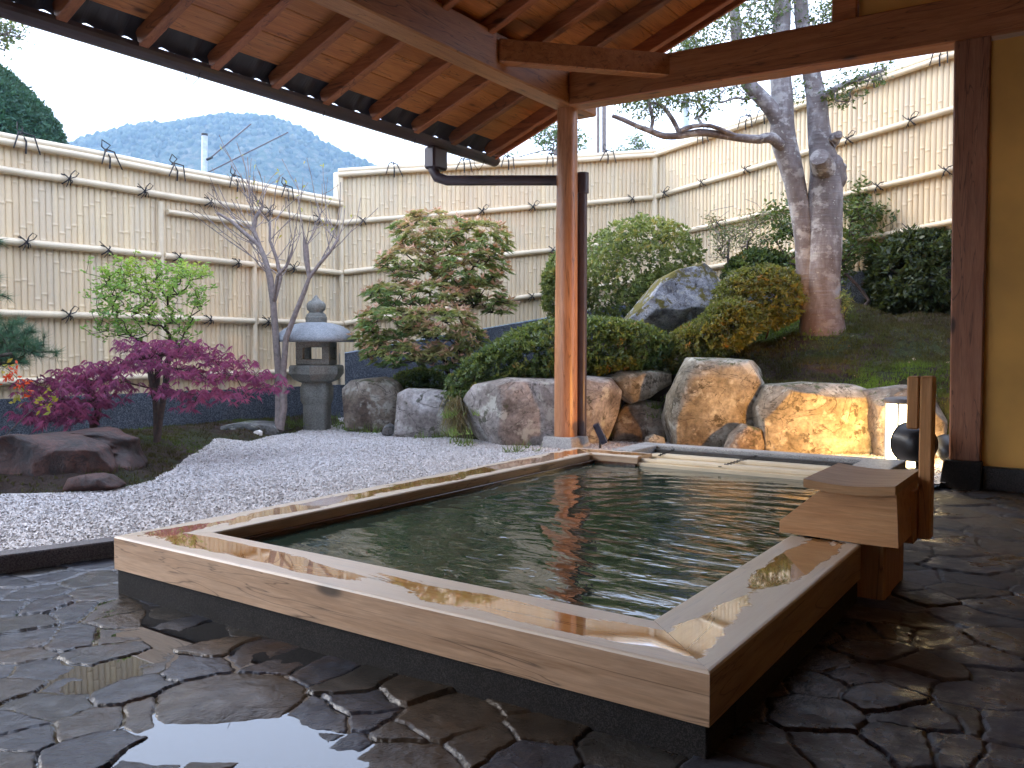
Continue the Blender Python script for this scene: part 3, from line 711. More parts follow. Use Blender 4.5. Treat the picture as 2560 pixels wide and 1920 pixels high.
def fence(name,label,cat_,A,B,z0,z1,rails,posts,knots,tops,gate=None,seed=0,conc=None,plab=None,clab=None,topd=True):
    """z0/z1: (bottom,top) heights at both ends; rails: list of (zA,zB)"""
    A=np.array(A,float);B=np.array(B,float);L=np.linalg.norm(B-A);al=(B-A)/L;out=np.array([al[1],-al[0]])
    if out@(-A)<0: out=-out
    a3=np.array([*al,0]);o3=np.array([*out,0])
    root=thing(name,label,'fence',(*A,z0[0]))
    pitch=.062;n=int(L/pitch);rg=random.Random(seed)
    V=[];Fc=[];Rn=[];seg=6
    for k in range(n):
        s=(k+.5)*pitch; q=A+al*s; u=s/L; zb=z0[0]*(1-u)+z0[1]*u; zt=z1[0]*(1-u)+z1[1]*u
        r=pitch/2*rg.uniform(.93,1.0); rv=rg.random()
        zs=[(zb,r)]; z=zb+rg.uniform(.1,.5)
        while z<zt-.1:
            h=.011
            zs+=[(z-h-.012,r),(z-h,r),(z-.003,r*1.08),(z+.003,r*1.08),(z+h,r),(z+h+.012,r)]; z+=rg.uniform(.33,.62)
        zs.append((zt,r)); b=len(V)
        for zz,rr in zs:
            for j in range(seg+1):
                t=math.pi*j/seg; p=q-al*math.cos(t)*min(rr,pitch*.52)+out*(math.sin(t)*rr*.5+(rr-r)*1.6); V.append((p[0],p[1],zz))
        for m in range(len(zs)-1):
            for j in range(seg):
                i0=b+m*(seg+1)+j; Fc.append((i0,i0+1,i0+seg+2,i0+seg+1)); Rn.append(rv)
    mk('bamboo_panel',V,np.array(Fc)[:, ::1],M['bamboo'],root,smooth=True,attrs={'rnd':('FACE',Rn)})
    bk=MB(); bk.hexa([(*(A-out*.04),z0[0]),(*(B-out*.04),z0[1]),(*(B-out*.003),z0[1]),(*(A-out*.003),z0[0]),(*(A-out*.04),z1[0]-.01),(*(B-out*.04),z1[1]-.01),(*(B-out*.003),z1[1]-.01),(*(A-out*.003),z1[0]-.01)],0)
    bk.build('backing_board',M['rail'],root)
    def P(s,z,o=.05): q=A+al*s+out*o; return np.array([q[0],q[1],z])
    cuts=[0]+[p for p,_,_ in posts]+[L]
    for ri,(za,zb_) in enumerate(rails):
        top=ri==0
        segs=[(0,L)] if top or (gate and ri==1) else list(zip(cuts[:-1],cuts[1:]))
        for (a,b) in segs:
            g=.03 if a>0 else 0; h=.03 if b<L else 0
            za_=za+(zb_-za)*(a+g)/L; zc=za+(zb_-za)*(b-h)/L
            m=MB(); N_=max(2,int((b-a)/.5)); pts=[];rr=[]
            for i in range(N_+1):
                u=i/N_; pts.append(P(a+g+(b-h-a-g)*u,za_+(zc-za_)*u+.004*math.sin(i*1.7))); rr.append(.036)
            m.tube(pts,rr,12)
            if top:
                m.tube([p+o3*.018+np.array([0,0,-.052]) for p in pts],.034,12); m.tube([p-o3*.075+np.array([0,0,.005]) for p in pts],.036,12)
            m.build('top_rail' if top else 'rail',M['rail'],root)
    for p,zb_,zt_ in posts:
        m=MB(); m.tube([P(p,zb_,.035),P(p,zt_,.035)],.033,10); m.build('post',M['rail'],root)
    if gate:
        m=MB(); m.tube([P(gate[0]+.02,gate[2]),P(gate[1],gate[2])],.03,10); m.build('gate_rail',M['rail'],root)
    for s,ri in knots:
        if 0<s<L:
            za,zb_=rails[ri]; m=MB(); knot(m,P(s,za+(zb_-za)*s/L,.05),a3,o3,.85,rg.random()<.25); m.build('rope_knot',M['rope'],root)
    for s in tops:
        if 0<s<L:
            za,zb_=rails[0]; m=MB(); topknot(m,P(s,za+(zb_-za)*s/L-.01,.03),a3,o3); m.build('rope_knot',M['rope'],root)
    if conc:
        c=MB(); c.hexa([(*(A-out*.12),-.5),(*(B-out*.12),-.5),(*(B+out*.045),-.5),(*(A+out*.045),-.5),(*(A-out*.12),conc[0]),(*(B-out*.12),conc[1]),(*(B+out*.045),conc[1]),(*(A+out*.045),conc[0])],.008)
        o=c.build('concrete_wall',M['conc']); tag(o,clab,'wall')
    return root,L
def s_on(x,y,A,B):
    """distance along fence A-B seen at survey pixel x"""
    r=FW+RT*(x*PS-1280)/F_PX-UP*(y*PS-960)/F_PX; A=np.array(A);B=np.array(B);d=B-A;L=np.linalg.norm(d);d=d/L
    Mx=np.array([[r[0],-d[0]],[r[1],-d[1]]]); t=np.linalg.solve(Mx,A); return t[1]
FA=(-8.49,.6)
k1=[(137,395,1),(300,423,1),(443,441,1),(570,460,1),(677,478,1),(45,530,2),(222,545,2),(375,558,2),(503,572,2),(622,580,2),(137,682,3),(442,692,3),(567,692,3),(627,800,4)]
fence('bamboo_fence','low left bamboo fence with a gate panel behind the lantern and maple','fence',FA,C1,(.535,.5),(2.93,2.93),
      [(2.975,2.99),(2.655,2.69),(2.0,2.02),(1.33,1.33),(.67,.7)],[(s_on(345,600,FA,C1),.54,2.60),(s_on(545,600,FA,C1),.54,2.42)],
      [(s_on(x,y,FA,C1),r) for x,y,r in k1]+[(1.2,1),(2,2),(1.7,3),(2.6,3)],[s_on(x,350,FA,C1) for x in (45,225,370,500,610)]+[1.9],
      gate=(s_on(352,440,FA,C1),s_on(545,440,FA,C1),2.5),seed=3,conc=(.53,.50),clab='dark speckled concrete plinth wall under the left bamboo fence')
k2=[(783,484,1),(905,470,1),(1038,457,1),(1147,448,1),(1360,431,1),(860,590,2),(975,570,2),(1190,541,2),(1145,635,3),(1325,522,2)]
fence('bamboo_fence','middle bamboo fence climbing behind the pink tipped shrub and round post','fence',C1,C2,(.93,1.74),(3.34,3.85),
      [(3.385,3.893),(2.693,3.228),(2.021,2.617),(1.328,2.036)],[(.035,.5,3.32),(4.575,1.75,3.84)],
      [(s_on(x,y,C1,C2),r) for x,y,r in k2],[s_on(x,350,C1,C2) for x in (850,1095,1190,1308,1000)],seed=5,conc=(.917,1.733),clab='dark concrete retaining wall sloping up behind the pink tipped shrub')
k3=[(1445,417,1),(1525,393,1),(1620,365,1),(1840,300,1),(1975,262,1),(1745,478,2),(1905,398,2),(2052,368,2),(1560,470,2),(1975,492,3),(1740,540,3)]
def zr(a,b): return (a,a+(b-a)*1.62)
fence('bamboo_fence','tall right bamboo fence rising behind the twin trunked tree','fence',C2,C3e,zr(1.74,1.99),zr(3.85,4.22),
      [zr(3.893,4.259),zr(3.228,3.622),zr(2.617,2.964),zr(2.036,2.387)],[(.035,1.75,3.84)],
      [(s_on(x,y,C2,C3e),r) for x,y,r in k3],[s_on(x,300,C2,C3e) for x in (1528,1620,1660,1895,2035)],seed=8,conc=zr(1.733,1.98),clab='dark concrete retaining wall behind the twin trunked tree')
# end panel where the middle fence stands higher than the left one
mb=MB(); mb.box((-8.53,8.1,2.9),(-8.42,8.2,3.37),.01); tag(mb.build('corner_post',M['rail']),'short pale corner post where the left and middle bamboo fences meet','post')

# ================================================================ BATH
XA,XB,YF,YB=-3.282,-.733,1.89,5.63; RZ,WB,RW=.232,.0964,.277
bath=thing('hot_spring_bath','rectangular cypress hot spring bath with a pale wet wooden rim on a dark granite base','bath',(-2,3.7,0))
prof=[(0,WB),(0,RZ-.008),(.012,RZ-.002),(.035,RZ),(.25,RZ),(.5,RZ),(.75,RZ),(.965,RZ),(.988,RZ-.002),(1,RZ-.008),(1,WB)]
def rim(name,o0,o1,i0,i1,mat,label=None):
    """outer edge o0-o1, inner edge i0-i1; long board with mitred or butt ends"""
    o0,o1,i0,i1=[np.array(v,float) for v in (o0,o1,i0,i1)]
    V=[];mid=[]
    for o,i in ((o0,i0),(o1,i1)):
        for t,z in prof:
            p=o*(1-t)+i*t; V.append((p[0],p[1],z)); mid.append(1-abs(2*t-1)**1.5 if z==RZ else 0)
    n=len(prof); F=[[k,k+1,n+k+1,n+k] for k in range(n-1)]+[list(range(n))[::-1],[n+k for k in range(n)],[0,n,2*n-1,n-1]]
    a,b=o1-o0,i0-o0
    if a[0]*b[1]-a[1]*b[0]>0: F=[f[::-1] for f in F]
    # side faces use the drier side wood
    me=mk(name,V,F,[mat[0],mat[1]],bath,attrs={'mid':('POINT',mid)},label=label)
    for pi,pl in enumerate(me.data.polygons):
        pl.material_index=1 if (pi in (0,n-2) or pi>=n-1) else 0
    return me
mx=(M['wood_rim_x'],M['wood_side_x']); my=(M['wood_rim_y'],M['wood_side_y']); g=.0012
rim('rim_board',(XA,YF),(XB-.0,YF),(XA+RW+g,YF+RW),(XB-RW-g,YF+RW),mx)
rim('rim_board',(XB,YF+g),(XB,3.47),(XB-RW,YF+RW+g),(XB-RW,3.47),my)
rim('rim_board',(XA,YF+g),(XA,YB),(XA+RW,YF+RW+g),(XA+RW,YB-RW),my)
rim('rim_board',(XA+g,YB),(-2.64,YB),(XA+RW+g,YB-.24),(-2.64,YB-.24),mx)
mb=MB(); i_=.008
mb.box((XA+i_,YF+i_,-.05),(XB-i_,YF+.2,WB-.001),.004)
mb.box((XB-.2,YF+.2,-.05),(XB-i_,3.46,WB-.001),.004); mb.box((XA+i_,YF+.2,-.05),(XA+.2,YB-.01,WB-.001),.004)
mb.build('granite_base',M['gran_floor'],bath)
mb=MB()
mb.box((XA+RW+.004,YF+RW+.004,-.3),(XA+RW+.03,YB-.25,.185),.003); mb.box((XA+RW+.03,YF+RW+.004,-.3),(XB-RW-.03,YF+RW+.03,.185),.003)
mb.box((XB-RW-.03,YF+RW+.004,-.3),(XB-RW-.004,3.9,.185),.003); mb.box((XA+RW+.03,YB-.27,-.3),(-2.64,YB-.244,.185),.003)
mb.build('inner_lining',M['wood_wet'],bath)
# granite curb round the back of the bath
sr=thing('granite_surround','low grey granite kerb round the far end of the bath','stone rim',(-2,6.1,0))
mb=MB()
mb.box((-2.975,6.06,-.1),(-1.03,6.21,.24),.006); mb.build('curb_stone',M['gran'],sr)
mb=MB(); mb.box((-2.975,5.64,-.1),(-2.80,6.058,.24),.006); mb.build('curb_stone',M['gran'],sr)
mb=MB(); mb.box((-1.28,5.2,-.1),(-1.03,6.058,.241),.006); mb.build('curb_stone',M['gran'],sr)
mb=MB(); mb.box((-1.012,3.95,-.1),(-.86,5.198,.239),.006); mb.build('curb_stone',M['gran'],sr)
mb=MB(); mb.box((-2.795,6.0,-.1),(-1.285,6.055,.215),.004); mb.build('curb_step',M['gran_dark'],sr)
# bamboo cover slats resting at the far end with a chain
cv=thing('bamboo_bath_cover','pale bamboo cover slats laid over the far end of the bath','bath cover',(-2.1,5.7,.18))
mb=MB()
for k in range(4):
    y_=5.45+k*.135; x_=-2.635 if y_<5.62 else -2.775
    mb=MB(); mb.box((x_,y_,.168),(-1.29,y_+.128,.192),.005); mb.build('slat',M['cover'],cv)
for y_ in (5.448,5.72):
    mb=MB(); N2=24; x_=-2.635 if y_<5.62 else -2.775
    mb.tube([(x_+(-1.29-x_)*i/N2,y_,.20) for i in range(N2+1)],[.017*(1.12 if i in (6,14,21) else 1) for i in range(N2+1)],10); mb.build('bamboo_pole',M['rail'],cv)
mb=MB(); mb.box((-2.64,5.40,.15),(-1.29,5.44,.19),.004); mb.build('edge_board',M['rail'],cv)
def chain(a,b,label):
    m=MB(); a=np.array(a);b=np.array(b);n=int(np.linalg.norm(b-a)/.022)
    for k in range(n):
        p=a+(b-a)*(k+.5)/n; d=(b-a)/n*.8; s=np.array([0,0,.008]) if k%2 else np.cross((b-a)/np.linalg.norm(b-a),[0,0,1])*.008
        m.tube([p-d*.7,p-d*.4+s,p+d*.4+s,p+d*.7,p+d*.4-s,p-d*.4-s,p-d*.7],.0022,4)
    tag(m.build('chain',M['rope']),label,'chain')
chain((-2.05,5.42,.205),(-1.98,5.98,.225),'thin dark chain lying across the middle of the bamboo bath cover')
chain((-2.60,5.66,.215),(-2.62,5.98,.225),'thin dark chain at the left end of the bamboo bath cover')
WZ=.166
tag(mk('water',[(-3.0,2.17,WZ),(-1.012,2.17,WZ),(-1.012,5.2,WZ),(-1.29,5.21,WZ),(-1.29,6.0,WZ-.0),(-2.79,6.0,WZ),(-2.79,5.38,WZ),(-3.0,5.38,WZ)],[[0,1,2,3,4,5,6,7]],M['water']),kind='structure')

# ---- spout box
sp=thing('water_spout','slant fronted wooden spout box with a lid standing on the bath rim','spout',(-.8,3.6,.2))
mb=MB(); y0,y1=3.46,3.93
pr_=[at(x,y,Y=y0) for x,y in [(1684,1139),(1684,1125),(1766,1063),(1936,1057),(1941,1172),(1860,1167)]]
for q in pr_: q[1]=y0
pr_[5][2]=pr_[4][2]=.236; pr_[0][2]=.245
mb.prism(pr_,(0,y1-y0,0)); mb.build('box',M['spout'],sp)
mb=MB(); zt=.478; N_=14; V=[];F=[]
for k in range(N_+1):
    u=k/N_; x=-.945+u*.34; sg=-.014*math.sin(math.pi*u)
    for yy in (3.425,3.99):
        V.append((x,yy,zt+sg)); V.append((x,yy,zt-.034+sg*1.0))
for k in range(N_):
    a=4*k;b=a+4; F+=[[a,b,b+2,a+2],[a+1,a+3,b+3,b+1],[a,a+1,b+1,b],[a+2,b+2,b+3,a+3]]
F+=[[0,2,3,1],[4*N_,4*N_+1,4*N_+3,4*N_+2]]
mb.add(V,F); mb.build('lid',M['spout'],sp)
mb=MB(); mb.box((-.785,3.53,-.02),(-.655,3.93,.234),.008); mb.build('support_block',M['spout_z'],sp)
mb=MB(); mb.box((-.636,3.74,.2),(-.585,3.86,.415),.005); mb.build('side_block',M['spout_z'],sp)
mb=MB(); mb.box((-.585,3.80,.21),(-.535,3.88,.885),.006); mb.build('tall_post',M['spout_z'],sp)
mb=MB(); mb.box((-.634,3.80,.665),(-.588,3.895,.883),.006); mb.build('water_pipe_cover',M['spout_z'],sp)

# ================================================================ PAVILION
pav=thing('pavilion','open timber pavilion roof carried on a round log post over the bath','pavilion',(-4.14,6.94,0))
mb=MB(); mb.tube([(-4.165,6.95,.15),(-4.165,6.95,1.0),(-4.16,6.95,2.2),(-4.155,6.95,3.3)],[.112,.110,.102,.096],28); mb.build('log_post',M['log'],pav)
mb=MB(); c=(-4.165,6.95)
mb.hexa([(c[0]-.19,c[1]-.19,0),(c[0]+.19,c[1]-.19,0),(c[0]+.19,c[1]+.19,0),(c[0]-.19,c[1]+.19,0),(c[0]-.155,c[1]-.155,.155),(c[0]+.155,c[1]-.155,.155),(c[0]+.155,c[1]+.155,.155),(c[0]-.155,c[1]+.155,.155)],.01)
mb.build('post_base',M['gran'],pav)
mb=MB(); mb.box((-4.26,-3,3.255),(-4.05,7.33,3.565),.012); mb.build('beam',M['beam_y'],pav)
mb=MB(); mb.hexa([(-4.048,6.79,3.235),(3.2,6.70,3.06),(3.2,6.90,3.06),(-4.048,6.99,3.235),(-4.048,6.79,3.545),(3.2,6.70,3.37),(3.2,6.90,3.37),(-4.048,6.99,3.545)],.012); mb.build('beam',M['beam_x'],pav)
mb=MB(); mb.beam((-4.07,5.70,3.42),(-3.06,6.84,3.42),.11,.19,.01); mb.build('corner_brace',M['beam_x'],pav)
EX,EZ,SL=-5.36,3.03,.385         # eave line and slope
def rz(x): return EZ+SL*(x-EX)
ys=[-2.25,-1.69,-1.13,-.57,-.01,.55,1.11,1.67,2.23,2.80,3.353,3.912,4.462,4.995,5.574,6.137,6.698,7.30]
for y in ys:
    m=MB(); m.beam((EX,y,rz(EX)+.055),(-.6,y,rz(-.6)+.055),.075,.12,.006); m.build('rafter',M['rafter'],pav)
for y in ys[1::2]:
    m=MB(); m.beam((-.6,y,rz(-.6)+.055),(4.2,y,rz(-.6)+.055-SL*4.8),.075,.12,.006); m.build('rafter',M['rafter'],pav)
# ceiling boards lie on the rafters, running along the eave
bw=.262;x=EX+.10;k=0
while x<-.62:
    x2=min(x+bw,-.62); m=MB(); j=random.uniform(-.002,.002)
    m.hexa([(x+.004,-3,rz(x)+.118+j),(x2-.004,-3,rz(x2)+.118+j),(x2-.004,7.42,rz(x2)+.118+j),(x+.004,7.42,rz(x)+.118+j),(x+.004,-3,rz(x)+.145),(x2-.004,-3,rz(x2)+.145),(x2-.004,7.42,rz(x2)+.145),(x+.004,7.42,rz(x)+.145)],.004)
    m.build('ceiling_board',M['board'],pav); x=x2;k+=1
m=MB(); m.hexa([(-.6,-3,rz(-.6)+.118),(4.6,-3,rz(-.6)+.118-SL*5.2),(4.6,7.42,rz(-.6)+.118-SL*5.2),(-.6,7.42,rz(-.6)+.118),(-.6,-3,rz(-.6)+.14),(4.6,-3,rz(-.6)+.14-SL*5.2),(4.6,7.42,rz(-.6)+.14-SL*5.2),(-.6,7.42,rz(-.6)+.14)],0)
m.build('roof_boarding',M['board'],pav)
# wavy pantiles above the boards, their edges overhanging the eave
V=[];F=[];yy=np.arange(-3,7.56,.02);xs=[EX-.05,EX+.12,EX+.6,-3.2,-2,-.6]
wav=lambda y:.018*math.sin(y*2*math.pi/.27)+.010*math.sin(y*4*math.pi/.27+.9)
for y in yy:
    for x in xs:
        V.append((x,y,rz(x)+(.066 if x<EX else .172)+wav(y)*(1 if x<EX else .4)))
for y in yy:
    for x in xs: V.append((x,y,rz(x)+(.118 if x<EX else .20)+wav(y)))
n=len(xs);m_=len(yy);o=n*m_
for a in range(m_-1):
    for b in range(n-1):
        i=a*n+b; F.append([i,i+n,i+n+1,i+1]); F.append([o+i,o+i+1,o+i+n+1,o+i+n])
    F.append([a*n,o+a*n,o+a*n+n,a*n+n])
for b in range(n-1):
    F.append([(m_-1)*n+b,o+(m_-1)*n+b,o+(m_-1)*n+b+1,(m_-1)*n+b+1])
me=mk('roof_tiles',V,F,M['tile'],pav)
mb=MB(); mb.hexa([(-.6,-3,rz(-.6)+.145),(4.7,-3,rz(-.6)+.145-SL*5.3),(4.7,7.55,rz(-.6)+.145-SL*5.3),(-.6,7.55,rz(-.6)+.145),(-.6,-3,rz(-.6)+.19),(4.7,-3,rz(-.6)+.19-SL*5.3),(4.7,7.55,rz(-.6)+.19-SL*5.3),(-.6,7.55,rz(-.6)+.19)],0); mb.build('roof_tiles',M['tile'],pav)
mb=MB(); mb.beam((EX-.01,7.43,rz(EX)+.06),(-.6,7.43,rz(-.6)+.06),.03,.15,.004); mb.build('verge_board',M['rafter'],pav)
# gutter with outlet and pipe
gut=thing('rain_gutter','dark purple brown rain gutter along the eave with its pipe bending to the log post','gutter',(-5.42,7,2.9))
V=[];F=[];n=10
gys=[-3,7.5]
for y in gys:
    for r in (.074,.066):
        for k in range(n+1):
            t=math.pi*(k/n); V.append((EX-.045-math.cos(t)*r,y,EZ+.024-math.sin(t)*r*1.15))
m1=n+1
for k in range(n):
    F+=[[k,k+1,2*m1+k+1,2*m1+k],[m1+k,3*m1+k,3*m1+k+1,m1+k+1],[k,m1+k,m1+k+1,k+1],[2*m1+k,2*m1+k+1,3*m1+k+1,3*m1+k]]
F+=[[0,2*m1,3*m1,m1],[n,m1+n,3*m1+n,2*m1+n]]
me=mk('trough',V,F,M['gutter'],gut,smooth=False)
mb=MB(); mb.lathe([(.001,-.006),(.074,-.006),(.074,.006),(.001,.006)],(0,0,0),20)
mb.V=[(EX-.045+v[0],7.505+v[2],min(EZ+.012,EZ+.012+v[1])) for v in mb.V]; mb.build('end_cap',M['gutter'],gut)
gx_=EX-.045
mb=MB(); mb.box((gx_-.07,6.40,2.76),(gx_+.07,6.62,2.975),.02); mb.build('outlet',M['gutter'],gut)
mb=MB()
P=[(gx_,6.47,2.86),(gx_,6.47,2.76),(gx_+.04,6.48,2.68),(gx_+.13,6.52,2.645),(-4.8,6.72,2.625),(-4.06,7.07,2.60)]
mb.tube(P,[.052,.052,.052,.05,.05,.05],14); mb.build('pipe',M['gutter'],gut)
mb=MB(); mb.tube([(-4.062,7.075,2.67),(-4.062,7.075,2.48)],.062,16); mb.tube([(-4.062,7.075,2.5),(-4.062,7.075,.1)],.047,16); mb.build('downpipe',M['gutter'],gut)
for y in (2.25,3.75,4.95,6.1,7.2):
    m=MB(); s=.075 if y>7 else .05
    m.tube([(gx_-.06,y,EZ+.0),(gx_-.05,y+.01,EZ-.09),(gx_-.01,y+.03,EZ-.075-s),(gx_+.03,y+.05,EZ-.09),(gx_+.05,y+.06,EZ-.02)],.0035,5); m.build('hanging_wire',M['black'],gut)

# ---- right hand building wall in the same line
bw_=thing('building_wall','ochre plastered building wall with a reddish corner post and dark stone footing','wall',(-.7,6.72,0))
mb=MB(); mb.hexa([(-.835,6.70,.2),(-.635,6.70,.2),(-.635,6.88,.2),(-.835,6.88,.2),(-.865,6.74,3.16),(-.635,6.74,3.16),(-.635,6.88,3.16),(-.865,6.88,3.16)],.01); mb.build('corner_post',M['post_z'],bw_)
mb=MB(); mb.hexa([(-.89,6.60,-.06),(-.62,6.60,-.06),(-.62,6.9,-.06),(-.89,6.9,-.06),(-.865,6.66,.205),(-.625,6.66,.205),(-.625,6.9,.205),(-.865,6.9,.205)],.008); mb.build('post_base',M['gran_floor'],bw_)
mb=MB(); mb.box((-.634,6.76,.17),(3.2,6.86,3.12),0); mb.box((-1.525,6.83,3.4),(3.2,6.88,4.9),0); mb.build('plaster',M['plaster'],bw_)
mb=MB(); mb.box((-.62,6.71,-.06),(3.2,6.85,.168),.006); mb.build('footing',M['gran_dark'],bw_)
mb=MB(); mb.box((-1.71,6.77,3.41),(-1.527,6.93,4.8),.01); mb.build('strut_post',M['beam_x'],bw_)
# unseen walls added behind and beside the camera to darken the roofed side
hw=thing('unseen_shade_walls','added unseen ochre plaster walls that darken the roofed side of the terrace','light blocker',(3.1,0,0))
mb=MB(); mb.box((3.2,-3.1,-.1),(3.35,6.9,4.2),0); mb.box((-3.6,-3.2,-.1),(3.2,-3.05,4.4),0); mb.build('plaster',M['plaster'],hw)
tag(mk('terrace_slab',[(-4.9,-3.1,-.03),(3.3,-3.1,-.03),(3.3,6.9,-.03),(-3.3,6.9,-.03),(-3.4,3.8,-.03)],[[0,1,2,3,4]],M['gran_floor']),kind='structure')

# ================================================================ LANTERN
def lantern():
    c=(-7.50,6.84); z0=.05; k=.0059      # metres per survey pixel here
    L=thing('stone_lantern','grey granite snow viewing lantern with wide domed roof by the gravel corner','stone lantern',(c[0],c[1],z0))
    def zp(y): return 1-(y-754.8)*.00522
    rot=R_(33)
    def tq(mb):   # turn towards the viewer
        V=[]
        for v in mb.V:
            x,y=v[0],v[1]; V.append((c[0]+x*math.cos(rot)-y*math.sin(rot),c[1]+x*math.sin(rot)+y*math.cos(rot),v[2]))
        mb.V=V; return mb
    m=MB(); s=.152
    prof=[(s*.95,zp(928)-.05),(s*.96,zp(885)),(s*.97,zp(880)),(s*1.12,zp(872)),(s*1.14,zp(845)),(s*1.05,zp(836)),(s*.98,zp(830))]
    m.lathe([(r,z) for r,z in prof],(0,0,0),32,sq=5); tq(m).build('pillar',M['lantern'],L)
    m=MB(); m.lathe([(.17,zp(833)),(.27,zp(825)),(.325,zp(812)),(.325,zp(797)),(.31,zp(793)),(.2,zp(792))],(0,0,0),6,flat=True); 
    m.V=[(v[0]*math.cos(.52)-v[1]*math.sin(.52),v[0]*math.sin(.52)+v[1]*math.cos(.52),v[2]) for v in m.V]; tq(m).build('platform',M['lantern'],L)
    m=MB(); a=.195; za,zb=zp(792),zp(739); t=.06
    m.box((-a,-a,za),(a,a,za+.065),.008); m.box((-a,-a,zb-.075),(a,a,zb),.008)
    for sx in (-1,1):
        for sy in (-1,1):
            m.box((sx*a,sy*a,za+.06),(sx*(a-.085),sy*(a-.085),zb-.07),.008)
    tq(m).build('fire_box',M['lantern'],L)
    m=MB(); m.lathe([(.30,zp(741)),(.43,zp(741)),(.44,zp(737)),(.435,zp(731)),(.40,zp(722)),(.34,zp(712)),(.27,zp(704)),(.18,zp(699)),(.1,zp(697))],(0,0,0),48,sq=3.2); tq(m).build('roof',M['lantern_roof'],L)
    m=MB(); m.lathe([(.125,zp(699)),(.128,zp(686)),(.12,zp(684)),(.115,zp(680)),(.09,zp(676))],(0,0,0),6,flat=True)
    tq(m).build('finial_base',M['lantern'],L)
    m=MB(); m.lathe([(.085,zp(676)),(.08,zp(673)),(.105,zp(669)),(.112,zp(662)),(.108,zp(656)),(.085,zp(651)),(.055,zp(648)),(.035,zp(644)),(.022,zp(640)),(.006,zp(636))],(0,0,0),28); tq(m).build('finial',M['lantern'],L)
lantern()

# ================================================================ LAMPS
lamp=thing('bollard_lamp','glowing cylindrical garden lamp with a grey cap behind the spout box','lamp',(-1.24,7.3,.05))
n=N('lamp diffuser'); n.col((.9,.85,.7)); n.p.inputs['Emission Color'].default_value=(1,.78,.42,1); n.p.inputs['Emission Strength'].default_value=4; M['glow']=n.m
c=(-1.23,7.30)
mb=MB(); mb.tube([(*c,.06),(*c,.56)],.125,28); mb.build('diffuser',M['glow'],lamp)
mb=MB()
for k in range(6):
    a=k*math.pi/3+.35; p=(c[0]+.14*math.cos(a),c[1]+.14*math.sin(a)); mb.tube([(*p,.03),(*p,.565)],.009,6)
mb.build('frame',M['steel'],lamp)
mb=MB(); mb.lathe([(.15,.56),(.16,.575),(.15,.60),(.08,.612),(.01,.615)],(*c,0),28); mb.build('cap',plain('grey lamp cap',(.16,.15,.15),.5),lamp)
mb=MB(); mb.lathe([(.15,.0),(.15,.05),(.13,.062)],(*c,0),28); mb.build('base',M['black'],lamp)
pl=bpy.data.lights.new('lamp_light','POINT'); pl.energy=9; pl.color=(1,.5,.10); pl.shadow_soft_size=.1
po=bpy.data.objects.new('lamp_light',pl); COL.objects.link(po); po.parent=lamp; po.location=(-.02,.20,.33)
def spotlight(name,label,p,dirn,r,l,mat,stand):
    p=np.array(p,float);d=np.array(dirn,float);d/=np.linalg.norm(d)
    t=thing(name,label,'spotlight',(p[0],p[1],stand))
    m=MB(); m.tube([p-d*l*.5,p-d*l*.38,p-d*l*.1,p+d*l*.25,p+d*l*.5],[r*.45,r*.8,r*.95,r,r*1.02],24); m.build('housing',M[mat],t)
    m=MB(); m.tube([p+d*l*.5,p+d*l*.53],[r*1.05,r*1.05],24); m.build('front_ring',M[mat],t)
    m=MB(); m.tube([p-[0,0,r*.9],(p[0],p[1],stand)],.012,8); m.tube([(p[0]+.05,p[1]+.03,stand),(p[0],p[1],stand+.08)],.008,6); m.tube([(p[0]-.05,p[1]-.03,stand),(p[0],p[1],stand+.08)],.008,6); m.build('stand',M['black'],t)
    return t
SP1=spotlight('garden_spotlight','round black spotlight head in front of the glowing lamp',(-1.0,6.45,.33),(-.75,.6,.05),.135,.20,'black',.0)
spotlight('garden_spotlight','black tilted spotlight on a stand beside the right corner post',(-.90,7.15,.22),(-.5,.8,.5),.085,.17,'black',.03)
# flood light at the foot of the log post: unlit, the spotlight's beam warms the rocks
fl=thing('flood_light','flat blue black flood light at the foot of the round log post','flood light',(-3.84,7.0,.05))
p=np.array((-3.80,6.97,.20)); d=np.array((.78,.40,.42)); d/=np.linalg.norm(d)
up_=np.array([0,0,1.])-d*d[2]; up_/=np.linalg.norm(up_); sd_=np.cross(d,up_)
mb=MB(); a=sd_*.075;b=up_*.10;e=d*.03
mb.hexa([p-a-b-e,p+a-b-e,p+a-b+e,p-a-b+e,p-a+b-e,p+a+b-e,p+a+b+e,p-a+b+e],.006); mb.build('housing',M['bluemetal'],fl)
mb=MB(); mb.tube([p,(p[0],p[1],.04)],.012,8); mb.build('stand',M['black'],fl)
a=sd_*.06;b=up_*.085;e2=d*.032
mk('lens',[p-a-b+e2,p+a-b+e2,p+a+b+e2,p-a+b+e2],[[0,1,2,3]],plain('unlit lens glass',(.2,.22,.25),.1,bump=0),fl)
s=bpy.data.lights.new('spot_beam','SPOT'); s.energy=52; s.color=(1,.42,.055); s.spot_size=R_(84); s.spot_blend=.5; s.shadow_soft_size=.03
so2=bpy.data.objects.new('spot_beam',s); COL.objects.link(so2); so2.parent=SP1; so2.location=(-.16,.13,.33)
so2.rotation_euler=Vector((1.48,-1.0,-.28)).to_track_quat('Z','Y').to_euler()

